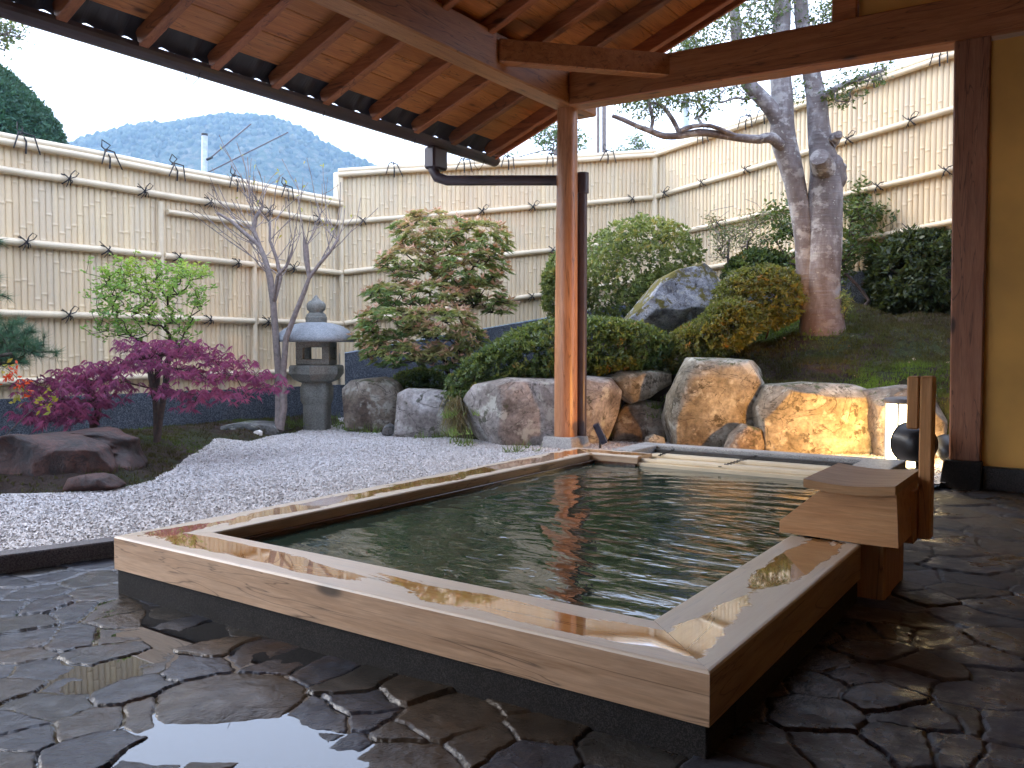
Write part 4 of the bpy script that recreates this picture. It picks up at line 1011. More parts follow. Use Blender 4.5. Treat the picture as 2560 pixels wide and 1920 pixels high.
# ================================================================ ROCKS
M['rk_pale']=rockmat('pale granite boulder',(.30,.275,.26),(.47,.45,.45),(.13,.11,.10),.10,.6,(.05,.055,.025))
M['rk_brown']=rockmat('brown boulder',(.20,.165,.13),(.32,.29,.25),(.08,.055,.04),.25,.45)
M['rk_grey']=rockmat('blue grey boulder',(.20,.21,.23),(.38,.38,.4),(.09,.09,.10),.35,.5)
M['rk_lichen']=rockmat('lichened boulder',(.23,.21,.165),(.35,.335,.29),(.105,.085,.055),.38,.5)
M['rk_moss']=rockmat('moss capped boulder',(.24,.26,.31),(.44,.46,.52),(.08,.075,.085),.82,.45,(.022,.016,.008),2.4,mosscol=(.11,.095,.015))
M['rk_red']=rockmat('dark red brown boulder',(.040,.013,.009),(.085,.030,.020),(.008,.004,.004),0,.02,(.012,.006,.006),1.8,.6)
M['rk_flat']=rockmat('dark mossy rock',(.07,.075,.075),(.2,.2,.2),(.02,.02,.02),.2,.35)
M['rk_white']=plain('white quartz',(.8,.76,.74),.7,var=.1,sc=12)
WG='boulders of the low rock wall'
rock('boulder','brown streaked boulder at the left end of the rock wall next to the lantern',[(745,840),(765,822),(830,816),(866,826),(880,850),(875,900),(852,932),(800,932),(755,925)],9.5,.42,M['rk_brown'],.06,1,group=WG)
rock('boulder','pale smooth bluish boulder with a slanted top between brown boulder and wide boulder',[(864,850),(882,841),(930,842),(972,847),(985,870),(990,905),(997,950),(930,958),(880,950),(853,940),(860,900)],8.95,.32,M['rk_pale'],.035,2,pw=.4,group=WG)
rock('boulder','widest pale boulder with dark moss spots behind the round log post',[(1008,860),(1030,832),(1100,817),(1185,820),(1250,813),(1312,818),(1335,845),(1330,890),(1310,945),(1290,970),(1200,978),(1100,974),(1020,960),(998,910)],8.22,.40,M['rk_pale'],.045,3,pw=.45,group=WG)
rock('boulder','flat topped pale boulder perched between wide boulder and tilted slab',[(1306,815),(1330,801),(1400,797),(1442,805),(1442,828),(1395,858),(1355,870),(1328,850)],8.45,.4,M['rk_lichen'],.05,4,group=WG)
rock('boulder','small dark mossy boulder in the hollow right of the wide boulder',[(1330,880),(1380,864),(1425,868),(1445,905),(1440,955),(1380,965),(1320,960),(1318,915)],8.5,.32,M['rk_brown'],.07,5,group=WG)
rock('boulder','big tilted lichened slab boulder with a sharp warm lit right edge',[(1445,845),(1462,800),(1490,776),(1560,777),(1630,782),(1652,800),(1648,845),(1632,905),(1595,955),(1540,985),(1450,975),(1438,900)],7.95,.42,M['rk_lichen'],.05,6,pw=.42,pd=.5,group=WG)
rock('boulder','broad boulder half blue grey and half warmly lit left of the glowing lamp',[(1628,880),(1652,834),(1740,828),(1830,832),(1872,846),(1892,900),(1890,985),(1800,990),(1700,985),(1638,965)],7.55,.4,M['rk_lichen'],.035,7,pw=.38,pd=.5,group=WG)
rock('boulder','mossy boulder directly behind the glowing lamp',[(1872,846),(1960,834),(2012,846),(2022,900),(2018,988),(1885,992),(1872,900)],7.25,.33,M['rk_brown'],.05,8,pw=.42,group=WG)
rock('boulder','small reddish boulder at the foot of the tilted slab',[(1562,972),(1578,938),(1605,916),(1638,925),(1655,972),(1600,985)],7.65,.16,M['rk_brown'],.06,9,group=WG)
rock('boulder','warm lit boulder beside the right corner post',[(2016,900),(2030,860),(2055,828),(2090,850),(2095,980),(2022,992)],7.35,.3,M['rk_brown'],.05,10,group=WG)
rock('mossy_rock','large peaked grey rock with a moss cap below the clipped ball shrubs',[(1348,695),(1380,655),(1420,606),(1460,586),(1512,573),(1545,590),(1556,630),(1545,690),(1480,725),(1400,722)],9.6,.45,M['rk_moss'],.06,11,pw=.62,group=None,cuts=5)
rock('red_rock','dark red brown layered rock under the purple maple',[(-70,1064),(-80,1000),(0,962),(60,943),(135,936),(200,941),(252,962),(286,1012),(277,1048),(200,1064),(100,1070)],5.75,.45,M['rk_red'],.15,12,pw=.75,facet=1.2,cuts=3)
rock('flat_rock','low dark rock with pale top at the edge of the gravel',[(458,940),(490,917),(540,909),(590,914),(614,928),(602,944),(530,952),(482,949)],9.1,.3,M['rk_flat'],.06,13)
rock('white_stone','small white stone leaning on the low dark rock',[(548,938),(551,930),(558,928),(565,932),(566,941),(560,946),(551,945)],9.0,.05,M['rk_white'],.03,14,sub=4,cat='stone')
rock('dark_stone','small dark stone between brown boulder and pale smooth boulder',[(824,938),(830,922),(842,914),(852,920),(852,936),(840,942)],9.0,.09,M['rk_flat'],.05,15,sub=4,cat='stone')
rock('pebble','pale small stone at the foot of the dark hollow boulder',[(1392,962),(1396,945),(1412,938),(1432,944),(1438,965)],8.05,.09,M['rk_lichen'],.05,16,sub=4,cat='stone')
rock('red_rock_fragment','low dark red stone in front of the layered maple rock',[(150,1052),(160,1030),(200,1022),(235,1028),(262,1050),(230,1062),(170,1062)],5.55,.14,M['rk_red'],.08,17,sub=5)

# ================================================================ PLANTS
# ---- clipped azaleas on the mound
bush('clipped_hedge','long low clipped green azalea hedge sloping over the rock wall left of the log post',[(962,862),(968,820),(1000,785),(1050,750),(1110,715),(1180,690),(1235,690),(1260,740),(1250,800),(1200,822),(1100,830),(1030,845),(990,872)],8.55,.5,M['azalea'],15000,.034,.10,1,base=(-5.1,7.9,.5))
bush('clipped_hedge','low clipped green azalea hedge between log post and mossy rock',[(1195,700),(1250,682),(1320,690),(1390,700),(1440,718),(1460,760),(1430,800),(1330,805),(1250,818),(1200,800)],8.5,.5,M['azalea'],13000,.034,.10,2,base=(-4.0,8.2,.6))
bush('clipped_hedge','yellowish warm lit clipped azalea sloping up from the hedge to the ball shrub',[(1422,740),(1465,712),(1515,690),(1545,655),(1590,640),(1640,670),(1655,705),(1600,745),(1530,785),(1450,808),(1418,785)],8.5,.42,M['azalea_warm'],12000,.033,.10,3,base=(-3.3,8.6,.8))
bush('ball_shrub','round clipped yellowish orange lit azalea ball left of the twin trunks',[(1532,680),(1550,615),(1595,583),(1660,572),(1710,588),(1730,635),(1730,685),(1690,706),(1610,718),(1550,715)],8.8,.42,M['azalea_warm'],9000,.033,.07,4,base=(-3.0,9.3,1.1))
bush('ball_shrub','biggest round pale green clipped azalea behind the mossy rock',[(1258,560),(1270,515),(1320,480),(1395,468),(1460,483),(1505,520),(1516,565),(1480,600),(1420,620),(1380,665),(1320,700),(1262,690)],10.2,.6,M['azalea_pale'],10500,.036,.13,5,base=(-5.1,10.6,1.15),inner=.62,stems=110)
bush('shrub','narrow green shrub half hidden behind the left side of the log post',[(1174,655),(1172,600),(1185,560),(1205,535),(1235,560),(1262,600),(1262,680),(1190,690)],10.3,.3,M['azalea_pale'],4500,.038,.12,6,base=(-6.0,10.0,.95))
bush('dark_shrub','large dark clipped shrub beside the right corner post',[(1888,610),(1895,545),(1940,502),(2010,488),(2090,490),(2150,540),(2150,700),(2010,700),(1930,685),(1895,660)],9.3,.55,M['azalea_dark'],20000,.05,.10,7,base=(-1.7,10.2,1.25))
bush('shrub','mid green bushy shrub behind the ball azalea beside the left trunk',[(1560,600),(1575,565),(1620,545),(1680,548),(1712,570),(1718,610),(1660,625),(1590,625)],10.0,.35,M['azalea'],5500,.042,.14,8,base=(-3.4,10.4,1.3))
bush('low_shrub','low green ground shrub on top of the brown boulder behind the pale smooth boulder',[(840,826),(870,805),(920,800),(965,808),(975,835),(930,845),(870,845)],9.9,.25,M['azalea'],3500,.033,.2,9,base=(-6.7,8.3,.35))

# ---- pieris with whorls of long pointed leaves
def whorls(C,up,k,size,rnd_c,shape=.26,spread=1.0):
    """each centre carries a rosette of k leaves"""
    n=len(C); Cc=np.repeat(C,k,0); U=np.repeat(up,k,0)
    a=rng.random(n*k)*2*math.pi; R3=rng.normal(size=(n*k,3)); R3-=U*(R3*U).sum(1)[:,None]; R3/=np.linalg.norm(R3,axis=1)[:,None]+1e-9
    D=R3*spread+U*(.15+.5*rng.random(n*k))[:,None]
    sz=size*(.6+.6*rng.random(n*k)); rn=np.repeat(rnd_c,k)+.15*(rng.random(n*k)-.5)
    return Cc,D,sz,rn
def crown_pts(blobs,n,inner=.55,seed=0,top=False):
    out=[];nr=[]
    tot=sum(b[3]*b[4] for b in blobs)
    for (x,y,d,rx,ry,t) in blobs:
        m=int(n*rx*ry/tot); c=at(x,y,d=d); s=PXM*d
        D=rng.normal(size=(m,3)); D/=np.linalg.norm(D,axis=1)[:,None]
        k=(inner+(1-inner)*rng.random(m)**.6)[:,None]
        P=c+RT*(D[:,:1]*rx*s*k)+np.array([0,0,1.])*(D[:,1:2]*ry*s*k)+FH*(D[:,2:3]*t*k)
        out.append(P); nr.append(RT*D[:,:1]+np.array([0,0,1.])*D[:,1:2]+FH*D[:,2:3])
    return np.concatenate(out),np.concatenate(nr)
base=(-6.55,8.35,.45)
pi=thing('pieris_shrub','tall layered shrub with pink tipped green leaves behind the pale smooth boulder','shrub',base)
bl=[(930,505,10.1,85,45,.42),(1035,520,10.1,70,45,.4),(880,570,10.0,65,35,.4),(1010,585,10.0,90,42,.42),(850,640,9.9,60,30,.4),(940,640,9.8,60,25,.4),(1040,640,10.0,50,28,.3),(840,700,9.7,70,38,.45),(950,700,9.6,85,38,.45),(1010,735,9.6,40,30,.3),(860,765,9.6,80,34,.4),(965,775,9.6,55,28,.35),(800,735,9.7,35,20,.25),(1080,665,9.9,35,16,.2)]
P,Nr=crown_pts(bl,980,.6)
tr=Tree(base); trunk=[at(965,800,d=10.1),at(985,770,d=10.1),at(1000,700,d=10.15),at(985,660,d=10.1),at(960,630,d=10.1)]
tr.path(trunk); tr.path([at(925,780,d=10.0),at(880,765,d=9.9)],1); tr.path([at(1030,650,d=10.2),at(1050,620,d=10.2)],3)
tips=tr.grow(P,.11,.3,bias=.3); tr.build('branch',M['bark_dark'],pi,.0028,5,.032)
U=Nr*.5+np.array([0,0,.9]); U/=np.linalg.norm(U,axis=1)[:,None]
rc=np.clip(.46+.30*fbm(P*2.0,4,3)+.25*(rng.random(len(P))-.35)+.12*Nr[:,2],0,1)
Cc,D,sz,rn=whorls(P+U*.02,U,15,.098,rc)
leaves('leaf_whorls',Cc,D,sz,M['pieris'],pi,.24,rn,droop=.28)
# pale new shoots stand up at the tips
q=rng.random(len(P))<.5
Cc,D,sz,rn=whorls(P[q]+U[q]*.05,U[q],8,.075,np.full(q.sum(),.95),spread=.5)
leaves('new_shoots',Cc,D,sz,M['pieris'],pi,.28,rn,droop=.05)

# ---- bare tree by the lantern
base=at(603,930,z=.09)
bt=thing('bare_tree','leafless slender young tree with forked grey trunks left of the stone lantern','tree',tuple(base))
tr=Tree(base); k=.0052
def PP(l,d): return [at(x,y,d=d) for x,y in l]
a=tr.path(PP([(603,880),(601,800),(596,735),(590,655),(583,600),(573,562),(560,530)],9.5),0,[r*k*.85 for r in (11,9.5,9,8.5,9,7,6)])
b=tr.path(PP([(613,880),(612,800),(618,730),(640,672),(658,628),(668,600)],9.4),0,[r*k*.85 for r in (9,8,7.5,6.5,6,5)])
c=tr.path(PP([(598,630),(606,600),(598,560),(583,520),(583,480)],9.55),a[3],[r*k*.8 for r in (6,5.5,5,4,3.2)])
tr.path(PP([(530,505),(500,478),(470,460)],9.5),a[6],[r*k for r in (4.5,3.5,2.5)])
e=tr.path(PP([(548,498),(552,470),(568,445)],9.6),a[6],[r*k for r in (5,4.5,4)])
f=tr.path(PP([(662,560),(660,532)],9.4),b[5],[r*k for r in (6.5,6.2)])
g_=tr.path(PP([(690,570),(712,545),(730,518)],9.4),b[5],[r*k for r in (4,3.4,2.8)])
h=tr.path(PP([(600,595),(618,575),(630,545)],9.3),a[3],[r*k for r in (3.5,3,2.4)])
T=[]
for x,y,dz in [(472,290,0),(512,308,0),(488,375,0),(455,395,.1),(450,415,-.1),(452,440,.1),(470,462,0),(500,355,0),(535,340,.1),(552,355,0),(550,380,-.1),(600,370,.1),(605,380,0),(640,385,0),(665,342,0),(668,395,.1),(700,360,0),(655,400,-.1),(690,440,0),(705,470,0),(715,430,.1),(735,395,0),(745,450,0),(780,430,0),(765,470,.1),(700,395,0),(622,405,-.15),(580,400,.1),(560,425,0),(520,400,0),(508,430,.15),(612,440,.2),(630,470,0),(672,470,-.1),(600,505,.2),(640,505,.1),(650,450,.2),(690,500,.1),(720,488,.15),(530,450,.1),(545,415,.2),(585,440,.2)]:
    T.append(at(x,y,d=9.5+dz*3))
T+=[t_+rng.normal(size=3)*.2 for t_ in T[:6]]
tips=[]; used={}
ends=[a[6]-0,a[6]+1,a[6]+2,e[0],e[1],c[1],c[2],h[0],h[1],b[3],g_[2],f[0],a[6],a[5],c[-1],c[-2],e[-1],f[-1],g_[-1],g_[0],h[-1],b[4],a[6]+3,a[4],g_[1]]
for t_ in T:
    sc2=[]
    for j in ends:
        v=t_-tr.P[j]; L=np.linalg.norm(v); sc2.append(L*(1+2.2*max(0,.55-v[2]/max(L,1e-6))))
    sc2=[q_*(1+.22*used.get(j_,0)) for q_,j_ in zip(sc2,ends)]; j=ends[int(np.argmin(sc2))]; used[j]=used.get(j,0)+1; v=t_-tr.P[j]; L=np.linalg.norm(v); m=max(3,int(L/.12)); bow=rng.normal(size=3)*L*.07; bow[2]=-abs(bow[2]); pts=[]
    for q in range(1,m+1):
        u=q/m; pts.append(tr.P[j]+v*u+bow*math.sin(math.pi*u)+rng.normal(size=3)*.008)
    ids=tr.path(pts,j); tips.append(ids[-1])
    for q in range(1,m-1,3):
        o_=pts[q]; dr=v/L+rng.normal(size=3)*.45; dr[2]+=.25; s_=.10+.16*rng.random()
        k2=tr.path([o_+dr*s_*.5,o_+dr*s_+[0,0,.02]],ids[q]); tips.append(k2[-1])
tr.build('trunk',M['bark_grey'],bt,.0036,7,.055)
tp=np.array([tr.P[i] for i in tips]); q=rng.integers(0,len(tp),42)
leaves('young_leaves',tp[q]+rng.normal(size=(42,3))*.02,rng.normal(size=(42,3))+[0,0,-.4],.05,M['yellowleaf'],bt,.35,droop=.3)

# ---- fresh green shrub
base=at(338,965,z=.12)
gs=thing('green_shrub','light fresh green leaved small tree in front of the left bamboo fence','shrub',tuple(base))
tr=Tree(base); m1=tr.path(PP([(337,900),(335,860),(340,800),(345,760)],7.75),0,[.065,.05,.04,.03])
m2=tr.path(PP([(346,900),(358,830),(362,780),(395,740)],7.7),0,[.045,.035,.03,.02])
m3=tr.path(PP([(325,800),(317,745)],7.7),m1[1],[.03,.02])
bl=[(275,575,7.7,25,12,.2),(430,600,7.8,25,14,.2),(210,590,7.7,22,10,.2),(250,600,7.7,50,16,.3),(300,585,7.8,50,18,.3),(360,585,7.9,50,20,.3),(415,590,7.8,40,18,.3),(230,640,7.7,40,14,.3),(290,630,7.7,60,20,.35),(370,630,7.8,60,22,.35),(425,650,7.9,28,12,.15),(250,670,7.6,55,18,.3),(330,680,7.7,50,18,.3),(230,705,7.6,40,12,.2),(280,715,7.6,50,14,.25),(385,725,7.8,55,14,.25),(400,690,7.8,35,12,.2),(210,620,7.7,20,8,.15)]
P,Nr=crown_pts(bl,620,.1); P=P+rng.normal(size=P.shape)*[.03,.03,.05]
tips=tr.grow(P,.09,.25,bias=.3); tr.build('branch',M['bark_dark'],gs,.0022,5,.03)
U=np.tile([0,0,1.],(len(P),1))+rng.normal(size=P.shape)*.3; U/=np.linalg.norm(U,axis=1)[:,None]
rc=np.clip(.35+.35*fbm(P*2.5,6,2)+.35*(rng.random(len(P))-.4)+.4*(P[:,2]-P[:,2].mean()),0,1)
Cc,D,sz,rn=whorls(P,U,6,.045,rc,spread=1.2)
leaves('leaf_whorls',Cc+rng.normal(size=Cc.shape)*.015,D,sz,M['lime'],gs,.45,rn,droop=.0)

# ---- purple laceleaf maple
base=at(203,938,z=.22)
mp=thing('laceleaf_maple','purple red laceleaf maple with drooping feathery leaves above the dark red rock','tree',tuple(base))
tr=Tree(base); m1=tr.path(PP([(203,915),(212,890),(210,870),(196,850),(205,828)],7.3),0,[.036,.034,.032,.032,.034])
m2=tr.path(PP([(235,812),(270,785),(310,772),(350,765),(400,755)],7.3),m1[-1],[.036,.034,.028,.022,.016])
m3=tr.path(PP([(180,820),(150,810),(120,815)],7.2),m1[-1],[.02,.016,.012])
bl=[(320,755,7.3,65,18,.45),(380,750,7.3,65,20,.45),(440,765,7.3,55,18,.4),(500,785,7.35,55,16,.35),(550,810,7.4,50,14,.3),(570,835,7.4,45,12,.25),(470,810,7.2,60,14,.4),(400,800,7.2,60,14,.4),(320,790,7.1,60,16,.4),(250,790,7.1,60,18,.4),(190,800,7.1,60,16,.4),(130,820,7.0,60,15,.4),(100,840,7.0,55,16,.35),(190,835,6.9,70,16,.4),(140,865,6.9,60,18,.35),(90,880,6.8,55,16,.35),(140,900,6.8,60,14,.3),(220,865,6.9,45,12,.3),(250,830,7.0,50,12,.3),(370,845,7.1,40,10,.25),(440,845,7.1,60,12,.3),(520,850,7.2,45,10,.25),(300,745,7.3,40,14,.3),(350,838,7.0,30,8,.2),(60,905,6.8,35,12,.2),(170,890,6.8,45,10,.2),(420,870,7.1,30,7,.15)]
P,Nr=crown_pts(bl,620,.1)
tips=tr.grow(P,.10,.2,up=.10,bias=.35); tr.build('branch',M['bark_red'],mp,.0022,5,.036)
# each tip hangs a fan of seven very narrow lobes
kk=8; n_=len(P); Pm=np.repeat(P,2,0)+rng.normal(size=(n_*2,3))*[.06,.06,.022]; Cc=np.repeat(Pm,kk,0)
hd=rng.normal(size=(len(Pm),3)); hd[:,2]=0; hd/=np.linalg.norm(hd,axis=1)[:,None]
hd=np.repeat(hd,kk,0); ang=np.tile(np.linspace(-1.5,1.5,kk),len(Pm))
sdv=np.cross(hd,[0,0,1.]); D=hd*np.cos(ang)[:,None]+sdv*np.sin(ang)[:,None]+np.array([0,0,-.45])+rng.normal(size=Cc.shape)*.15
sz=.056*(.6+.6*np.cos(ang*.6))*(.7+.5*rng.random(len(Cc)))
rc=.4+.3*fbm(P*2,9,2)+.3*(rng.random(n_)-.5)+.12*(P@RT-(P@RT).mean())
leaves('lace_leaves',Cc,D,sz,M['maple'],mp,.13,np.repeat(np.repeat(rc,2),kk)+.15*rng.random(len(Cc)),droop=.35)

# ---- pine boughs at the left edge
base=(-6.9,2.35,.2)
pn=thing('pine_tree','dark blue green pine boughs reaching in at the left edge','pine tree',base)
tr=Tree(base); tr.path([(-6.95,2.5,.9),(-6.9,2.55,1.5),(-6.95,2.5,1.9)],0,[.06,.05,.035])
bl=[(20,720,6.9,70,28,.3),(60,745,6.8,50,22,.25),(-30,760,6.9,60,30,.3),(30,775,6.7,50,18,.2),(-20,640,7.0,30,12,.2),(-15,520,7.0,22,12,.15),(-60,700,7,60,40,.3),(95,765,6.8,28,10,.15),(-25,600,7,25,8,.15)]
P,Nr=crown_pts(bl,300,.2); tips=tr.grow(P,.1,.2,bias=.3); tr.build('branch',M['bark_dark'],pn,.004,5,.05)
kk=46; Cc=np.repeat(P,kk,0); bd=tr.dirs(tips); bd/=np.linalg.norm(bd,axis=1)[:,None]; order=np.argsort(np.linalg.norm(P-np.array(base),axis=1)); Ps=np.array([tr.P[i] for i in tips])
Cc=np.repeat(Ps,kk,0)-np.repeat(bd,kk,0)*rng.random((len(Ps)*kk,1))*.06; D=np.repeat(bd,kk,0)*.9+rng.normal(size=Cc.shape)*.55+[0,0,.15]
blades('needles',Cc,D,.10*(.7+.5*rng.random(len(Cc))),.0032,M['pine'],pn)

# ---- sprig of scarlet and yellow leaves at the left edge
base=(-6.3,2.35,.10)
sg=thing('autumn_sprig','thin twigs with scarlet and yellow leaves at the left edge below the pine','shrub',base)
tr=Tree(base); T=[at(x,y,d=6.3) for x,y in [(20,800),(35,815),(45,835),(15,825),(62,850),(85,860),(100,868),(112,850),(5,790),(75,880),(30,795),(95,875)]]
tips=tr.grow(T,.1,.1,bias=.2); tr.build('twig',M['bark_dark'],sg,.002,4,.006)
rp=np.concatenate([at(x,y,d=6.28)+rng.normal(size=(12,3))*.016 for x,y in [(32,795),(24,812),(40,832),(52,822),(60,850),(15,820)]])
leaves('scarlet_leaves',rp,rng.normal(size=rp.shape),.034,M['red'],sg,.5)
yp=np.concatenate([at(x,y,d=6.3)+rng.normal(size=(5,3))*.02 for x,y in [(35,870),(95,858),(105,868),(88,878),(110,880),(20,790),(5,800),(112,848),(45,845)]])
leaves('yellow_leaves',yp,rng.normal(size=yp.shape),.042,M['yellowleaf'],sg,.5)

# ---- twin trunked evergreen on the mound
base=at(1778,712,d=8.95); k=PXM*9
et=thing('twin_trunk_tree','big grey barked evergreen with two thick trunks growing together on the mound','tree',tuple(base))
def rp_(l,d): return PP([q[:2] for q in l],d),[q[2]*k for q in l]
def limb(tr,l,d,start,sub=3):
    """smooth the surveyed centre line"""
    q=[tr.P[start]]+PP([p[:2] for p in l],d); r=[l[0][2]*k]+[p[2]*k for p in l]; q=np.array(q); pts=[];rr=[]
    for i in range(len(q)-1):
        p0,p1,p2,p3=q[max(i-1,0)],q[i],q[i+1],q[min(i+2,len(q)-1)]
        for j in range(1,sub+1):
            t=j/sub; pts.append(.5*((2*p1)+(-p0+p2)*t+(2*p0-5*p1+4*p2-p3)*t*t+(-p0+3*p1-3*p2+p3)*t**3)); rr.append(r[i]*(1-t)+r[i+1]*t)
    return tr.path(pts,start,rr)
tr=Tree(base-[0,0,.55])
A1=limb(tr,[(1777,735,50),(1775,690,45),(1776,650,39),(1776,600,37),(1780,540,37),(1782,480,36),(1783,420,36),(1784,370,33),(1774,320,26),(1768,270,23),(1764,215,21),(1755,170,19),(1745,110,17),(1732,40,15),(1728,-60,14)],9.0,0,3)
A2=limb(tr,[(1752,640,30),(1744,575,24),(1738,520,21),(1729,460,21),(1718,400,22),(1704,345,25),(1692,300,27),(1690,268,25),(1690,220,23),(1686,165,22),(1684,100,20),(1690,30,18),(1690,-60,16)],9.05,A1[2],3)
# fork and side limbs of the left trunk
A3=limb(tr,[(1668,238,17),(1642,208,16),(1616,180,15),(1597,130,13),(1590,60,12),(1582,-20,10)],9.0,A2[22],2)
A4=limb(tr,[(1668,298,12),(1640,301,9.5),(1600,298,8.5),(1555,291,8),(1510,286,8),(1470,293,7.5),(1435,294,7),(1405,283,6),(1375,272,5),(1345,258,5),(1322,250,4)],8.9,A2[18],2)
A5=limb(tr,[(1570,285,4.5),(1535,272,4.5),(1500,272,5),(1470,282,5)],8.85,A4[5],2)
A6=limb(tr,[(1455,262,5),(1440,240,4.5),(1425,225,4),(1405,222,3.5)],8.9,A4[11],2)
A7=limb(tr,[(1410,262,4),(1405,235,4),(1395,205,3.5),(1385,180,3)],8.9,A4[15],2)
A8=limb(tr,[(1800,195,7),(1830,180,6),(1870,165,5),(1910,150,4)],8.8,A1[32],2)
bl=[(1370,200,8.9,50,34,.3),(1430,205,8.9,50,40,.35),(1400,235,8.85,55,25,.3),(1480,220,8.9,50,38,.35),(1525,230,8.9,35,30,.3),(1540,185,9,40,30,.35),(1590,190,9,28,24,.3),(1340,215,8.9,25,25,.2),(1500,110,9,60,50,.4),(1470,70,9,40,40,.4),(1500,130,9,60,60,.5),(1560,60,9,60,50,.5),(1640,60,9,45,60,.5),(1620,120,9,30,30,.3),(1660,20,9,60,50,.5),(1760,60,9.1,50,55,.5),(1790,30,9.1,40,40,.4),(1800,200,8.8,35,25,.3),(1850,170,8.7,45,22,.3),(1890,160,8.7,35,18,.3),(1830,215,8.8,40,14,.25),(1720,190,9.2,20,30,.3),(1600,-60,9,150,50,.7),(1760,-60,9,100,50,.6),(1600,215,8.9,20,12,.15)]
P,Nr=crown_pts(bl,900,.1)
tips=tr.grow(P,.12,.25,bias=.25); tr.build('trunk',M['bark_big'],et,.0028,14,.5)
Cc,D,sz,rn=whorls(P,Nr*.5+[0,0,.5],9,.052,rng.random(len(P)),spread=1.2)
leaves('foliage',Cc+rng.normal(size=Cc.shape)*.045,D,sz,M['glossy'],et,.42,rn*.8+.2*rng.random(len(rn)))
# cut stump knob and moss on the right trunk
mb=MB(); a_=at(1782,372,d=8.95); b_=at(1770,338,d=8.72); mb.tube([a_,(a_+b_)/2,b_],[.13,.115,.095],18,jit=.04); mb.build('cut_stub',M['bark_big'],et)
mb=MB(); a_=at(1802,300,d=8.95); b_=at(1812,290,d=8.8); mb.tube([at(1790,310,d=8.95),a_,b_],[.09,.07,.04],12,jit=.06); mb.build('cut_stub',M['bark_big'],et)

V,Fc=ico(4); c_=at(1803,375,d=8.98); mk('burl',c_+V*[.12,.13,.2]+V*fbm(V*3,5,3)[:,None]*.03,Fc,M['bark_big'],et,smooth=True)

# ---- camellia behind the trunks
base=(-2.15,9.9,1.35)
cm=thing('camellia','open camellia shrub with glossy leaves on both sides behind the twin trunks','shrub',base)
tr=Tree(base); bl=[(1680,460,10.1,22,26,.25),(1700,490,10.1,25,30,.3),(1665,520,10.1,18,16,.2),(1690,560,10,28,25,.3),(1840,440,10.1,35,35,.3),(1880,470,10,40,28,.3),(1920,475,9.9,18,12,.15),(1850,500,10,40,25,.3),(1835,550,10,35,30,.3),(1880,540,10,30,20,.25),(1815,590,10,25,25,.2),(1860,400,10.1,20,12,.15)]
P,Nr=crown_pts(bl,330,.1); tips=tr.grow(P,.12,.25,bias=.25); tr.build('branch',M['bark_dark'],cm,.003,5,.02)
Cc,D,sz,rn=whorls(P,Nr*.4+[0,0,.6],9,.07,rng.random(len(P)),spread=1.2)
leaves('foliage',Cc+rng.normal(size=Cc.shape)*.05,D,sz,M['glossy'],cm,.45,rn*.6+.3)
# ---- thin shrubs with bare tops
for nm,lab,bx,bl,nn in (('thin_shrub','thin upright shrub with sparse leaves and bare twigs just right of the biggest ball azalea',(1575,640),[(1560,510,10.2,30,30,.25),(1540,480,10.2,22,16,.2),(1590,500,10.2,20,25,.2),(1555,545,10.2,25,18,.2)],110),
                     ('thin_shrub','second sparse thin shrub with reddish bare twigs left of the twin trunks',(1615,640),[(1620,480,10.4,28,25,.25),(1650,470,10.4,22,22,.2),(1610,520,10.4,24,25,.2),(1640,520,10.3,22,20,.2)],110)):
    base=at(*bx,d=10.3); t=thing(nm,lab,'shrub',tuple(base)); tr=Tree(base); tr.path(PP([(bx[0]+2,600),(bx[0]-3,555),(bx[0],520)],10.3),0,[.022,.018,.012])
    P,Nr=crown_pts(bl,nn,.1); T2=[at(bx[0]+dx,y,d=10.3) for dx,y in [(-60,470),(-40,455),(-15,450),(10,445),(35,430),(60,440),(75,460),(-75,490)]]
    tr.grow(np.concatenate([P,T2]),.1,.25,bias=.25); tr.build('branch',M['bark_grey'],t,.003,4,.022)
    Cc,D,sz,rn=whorls(P,Nr*.3+[0,0,.6],8,.045,rng.random(len(P)),spread=1.3)
    leaves('foliage',Cc+rng.normal(size=Cc.shape)*.04,D,sz,M['nandina'],t,.32,rn)
# small fir seedlings at the foot of the trunk
for x,y,lab in ((1822,640,'small green seedling fern against the right side of the twin trunks'),):
    base=at(1825,690,d=8.9); t=thing('seedling',lab,'plant',tuple(base)); P=np.array([at(1822+rng.normal()*12,650+rng.normal()*14,d=8.9+rng.normal()*.08) for _ in range(60)])
    tr=Tree(base); tr.grow(P[:20],.06,.1); tr.build('stem',M['bark_dark'],t,.002,4,.008)
    leaves('foliage',np.repeat(P,8,0),rng.normal(size=(480,3))+[0,0,.2],.045,M['azalea_pale'],t,.2)

# ---- ground cover
def tufts(name,P,z,n_per,h,wd,mat,label,cat,rc=None,spread=.02,kind='stuff'):
    m=len(P); C=np.repeat(np.c_[P,z],n_per,0)+rng.normal(size=(m*n_per,3))*[spread,spread,.002]
    D=rng.normal(size=C.shape)*.45+[0,0,1]
    o=blades(name,C,D,h*(.5+rng.random(len(C))),wd,mat,None,None if rc is None else np.repeat(rc,n_per)+.25*(rng.random(len(C))-.5))
    return tag(o,label,cat,kind=kind)
P=np.c_[rng.uniform(-8.4,-4.3,9000),rng.uniform(1.2,8.1,9000)]; P=P[poly_dist(P,MOSSP)>.01]
f=fbm(np.c_[P*1.6,0*P[:,0]],31,3)
tufts('moss_carpet',P,moss_z(P)-.004,9,.026,.008,M['moss'],'brown and green moss carpet around the maple at left','moss',.22+1.0*f)
P=np.c_[rng.uniform(-8.2,1.2,26000),rng.uniform(7.3,11.5,26000)]; mz=mound_z(P)
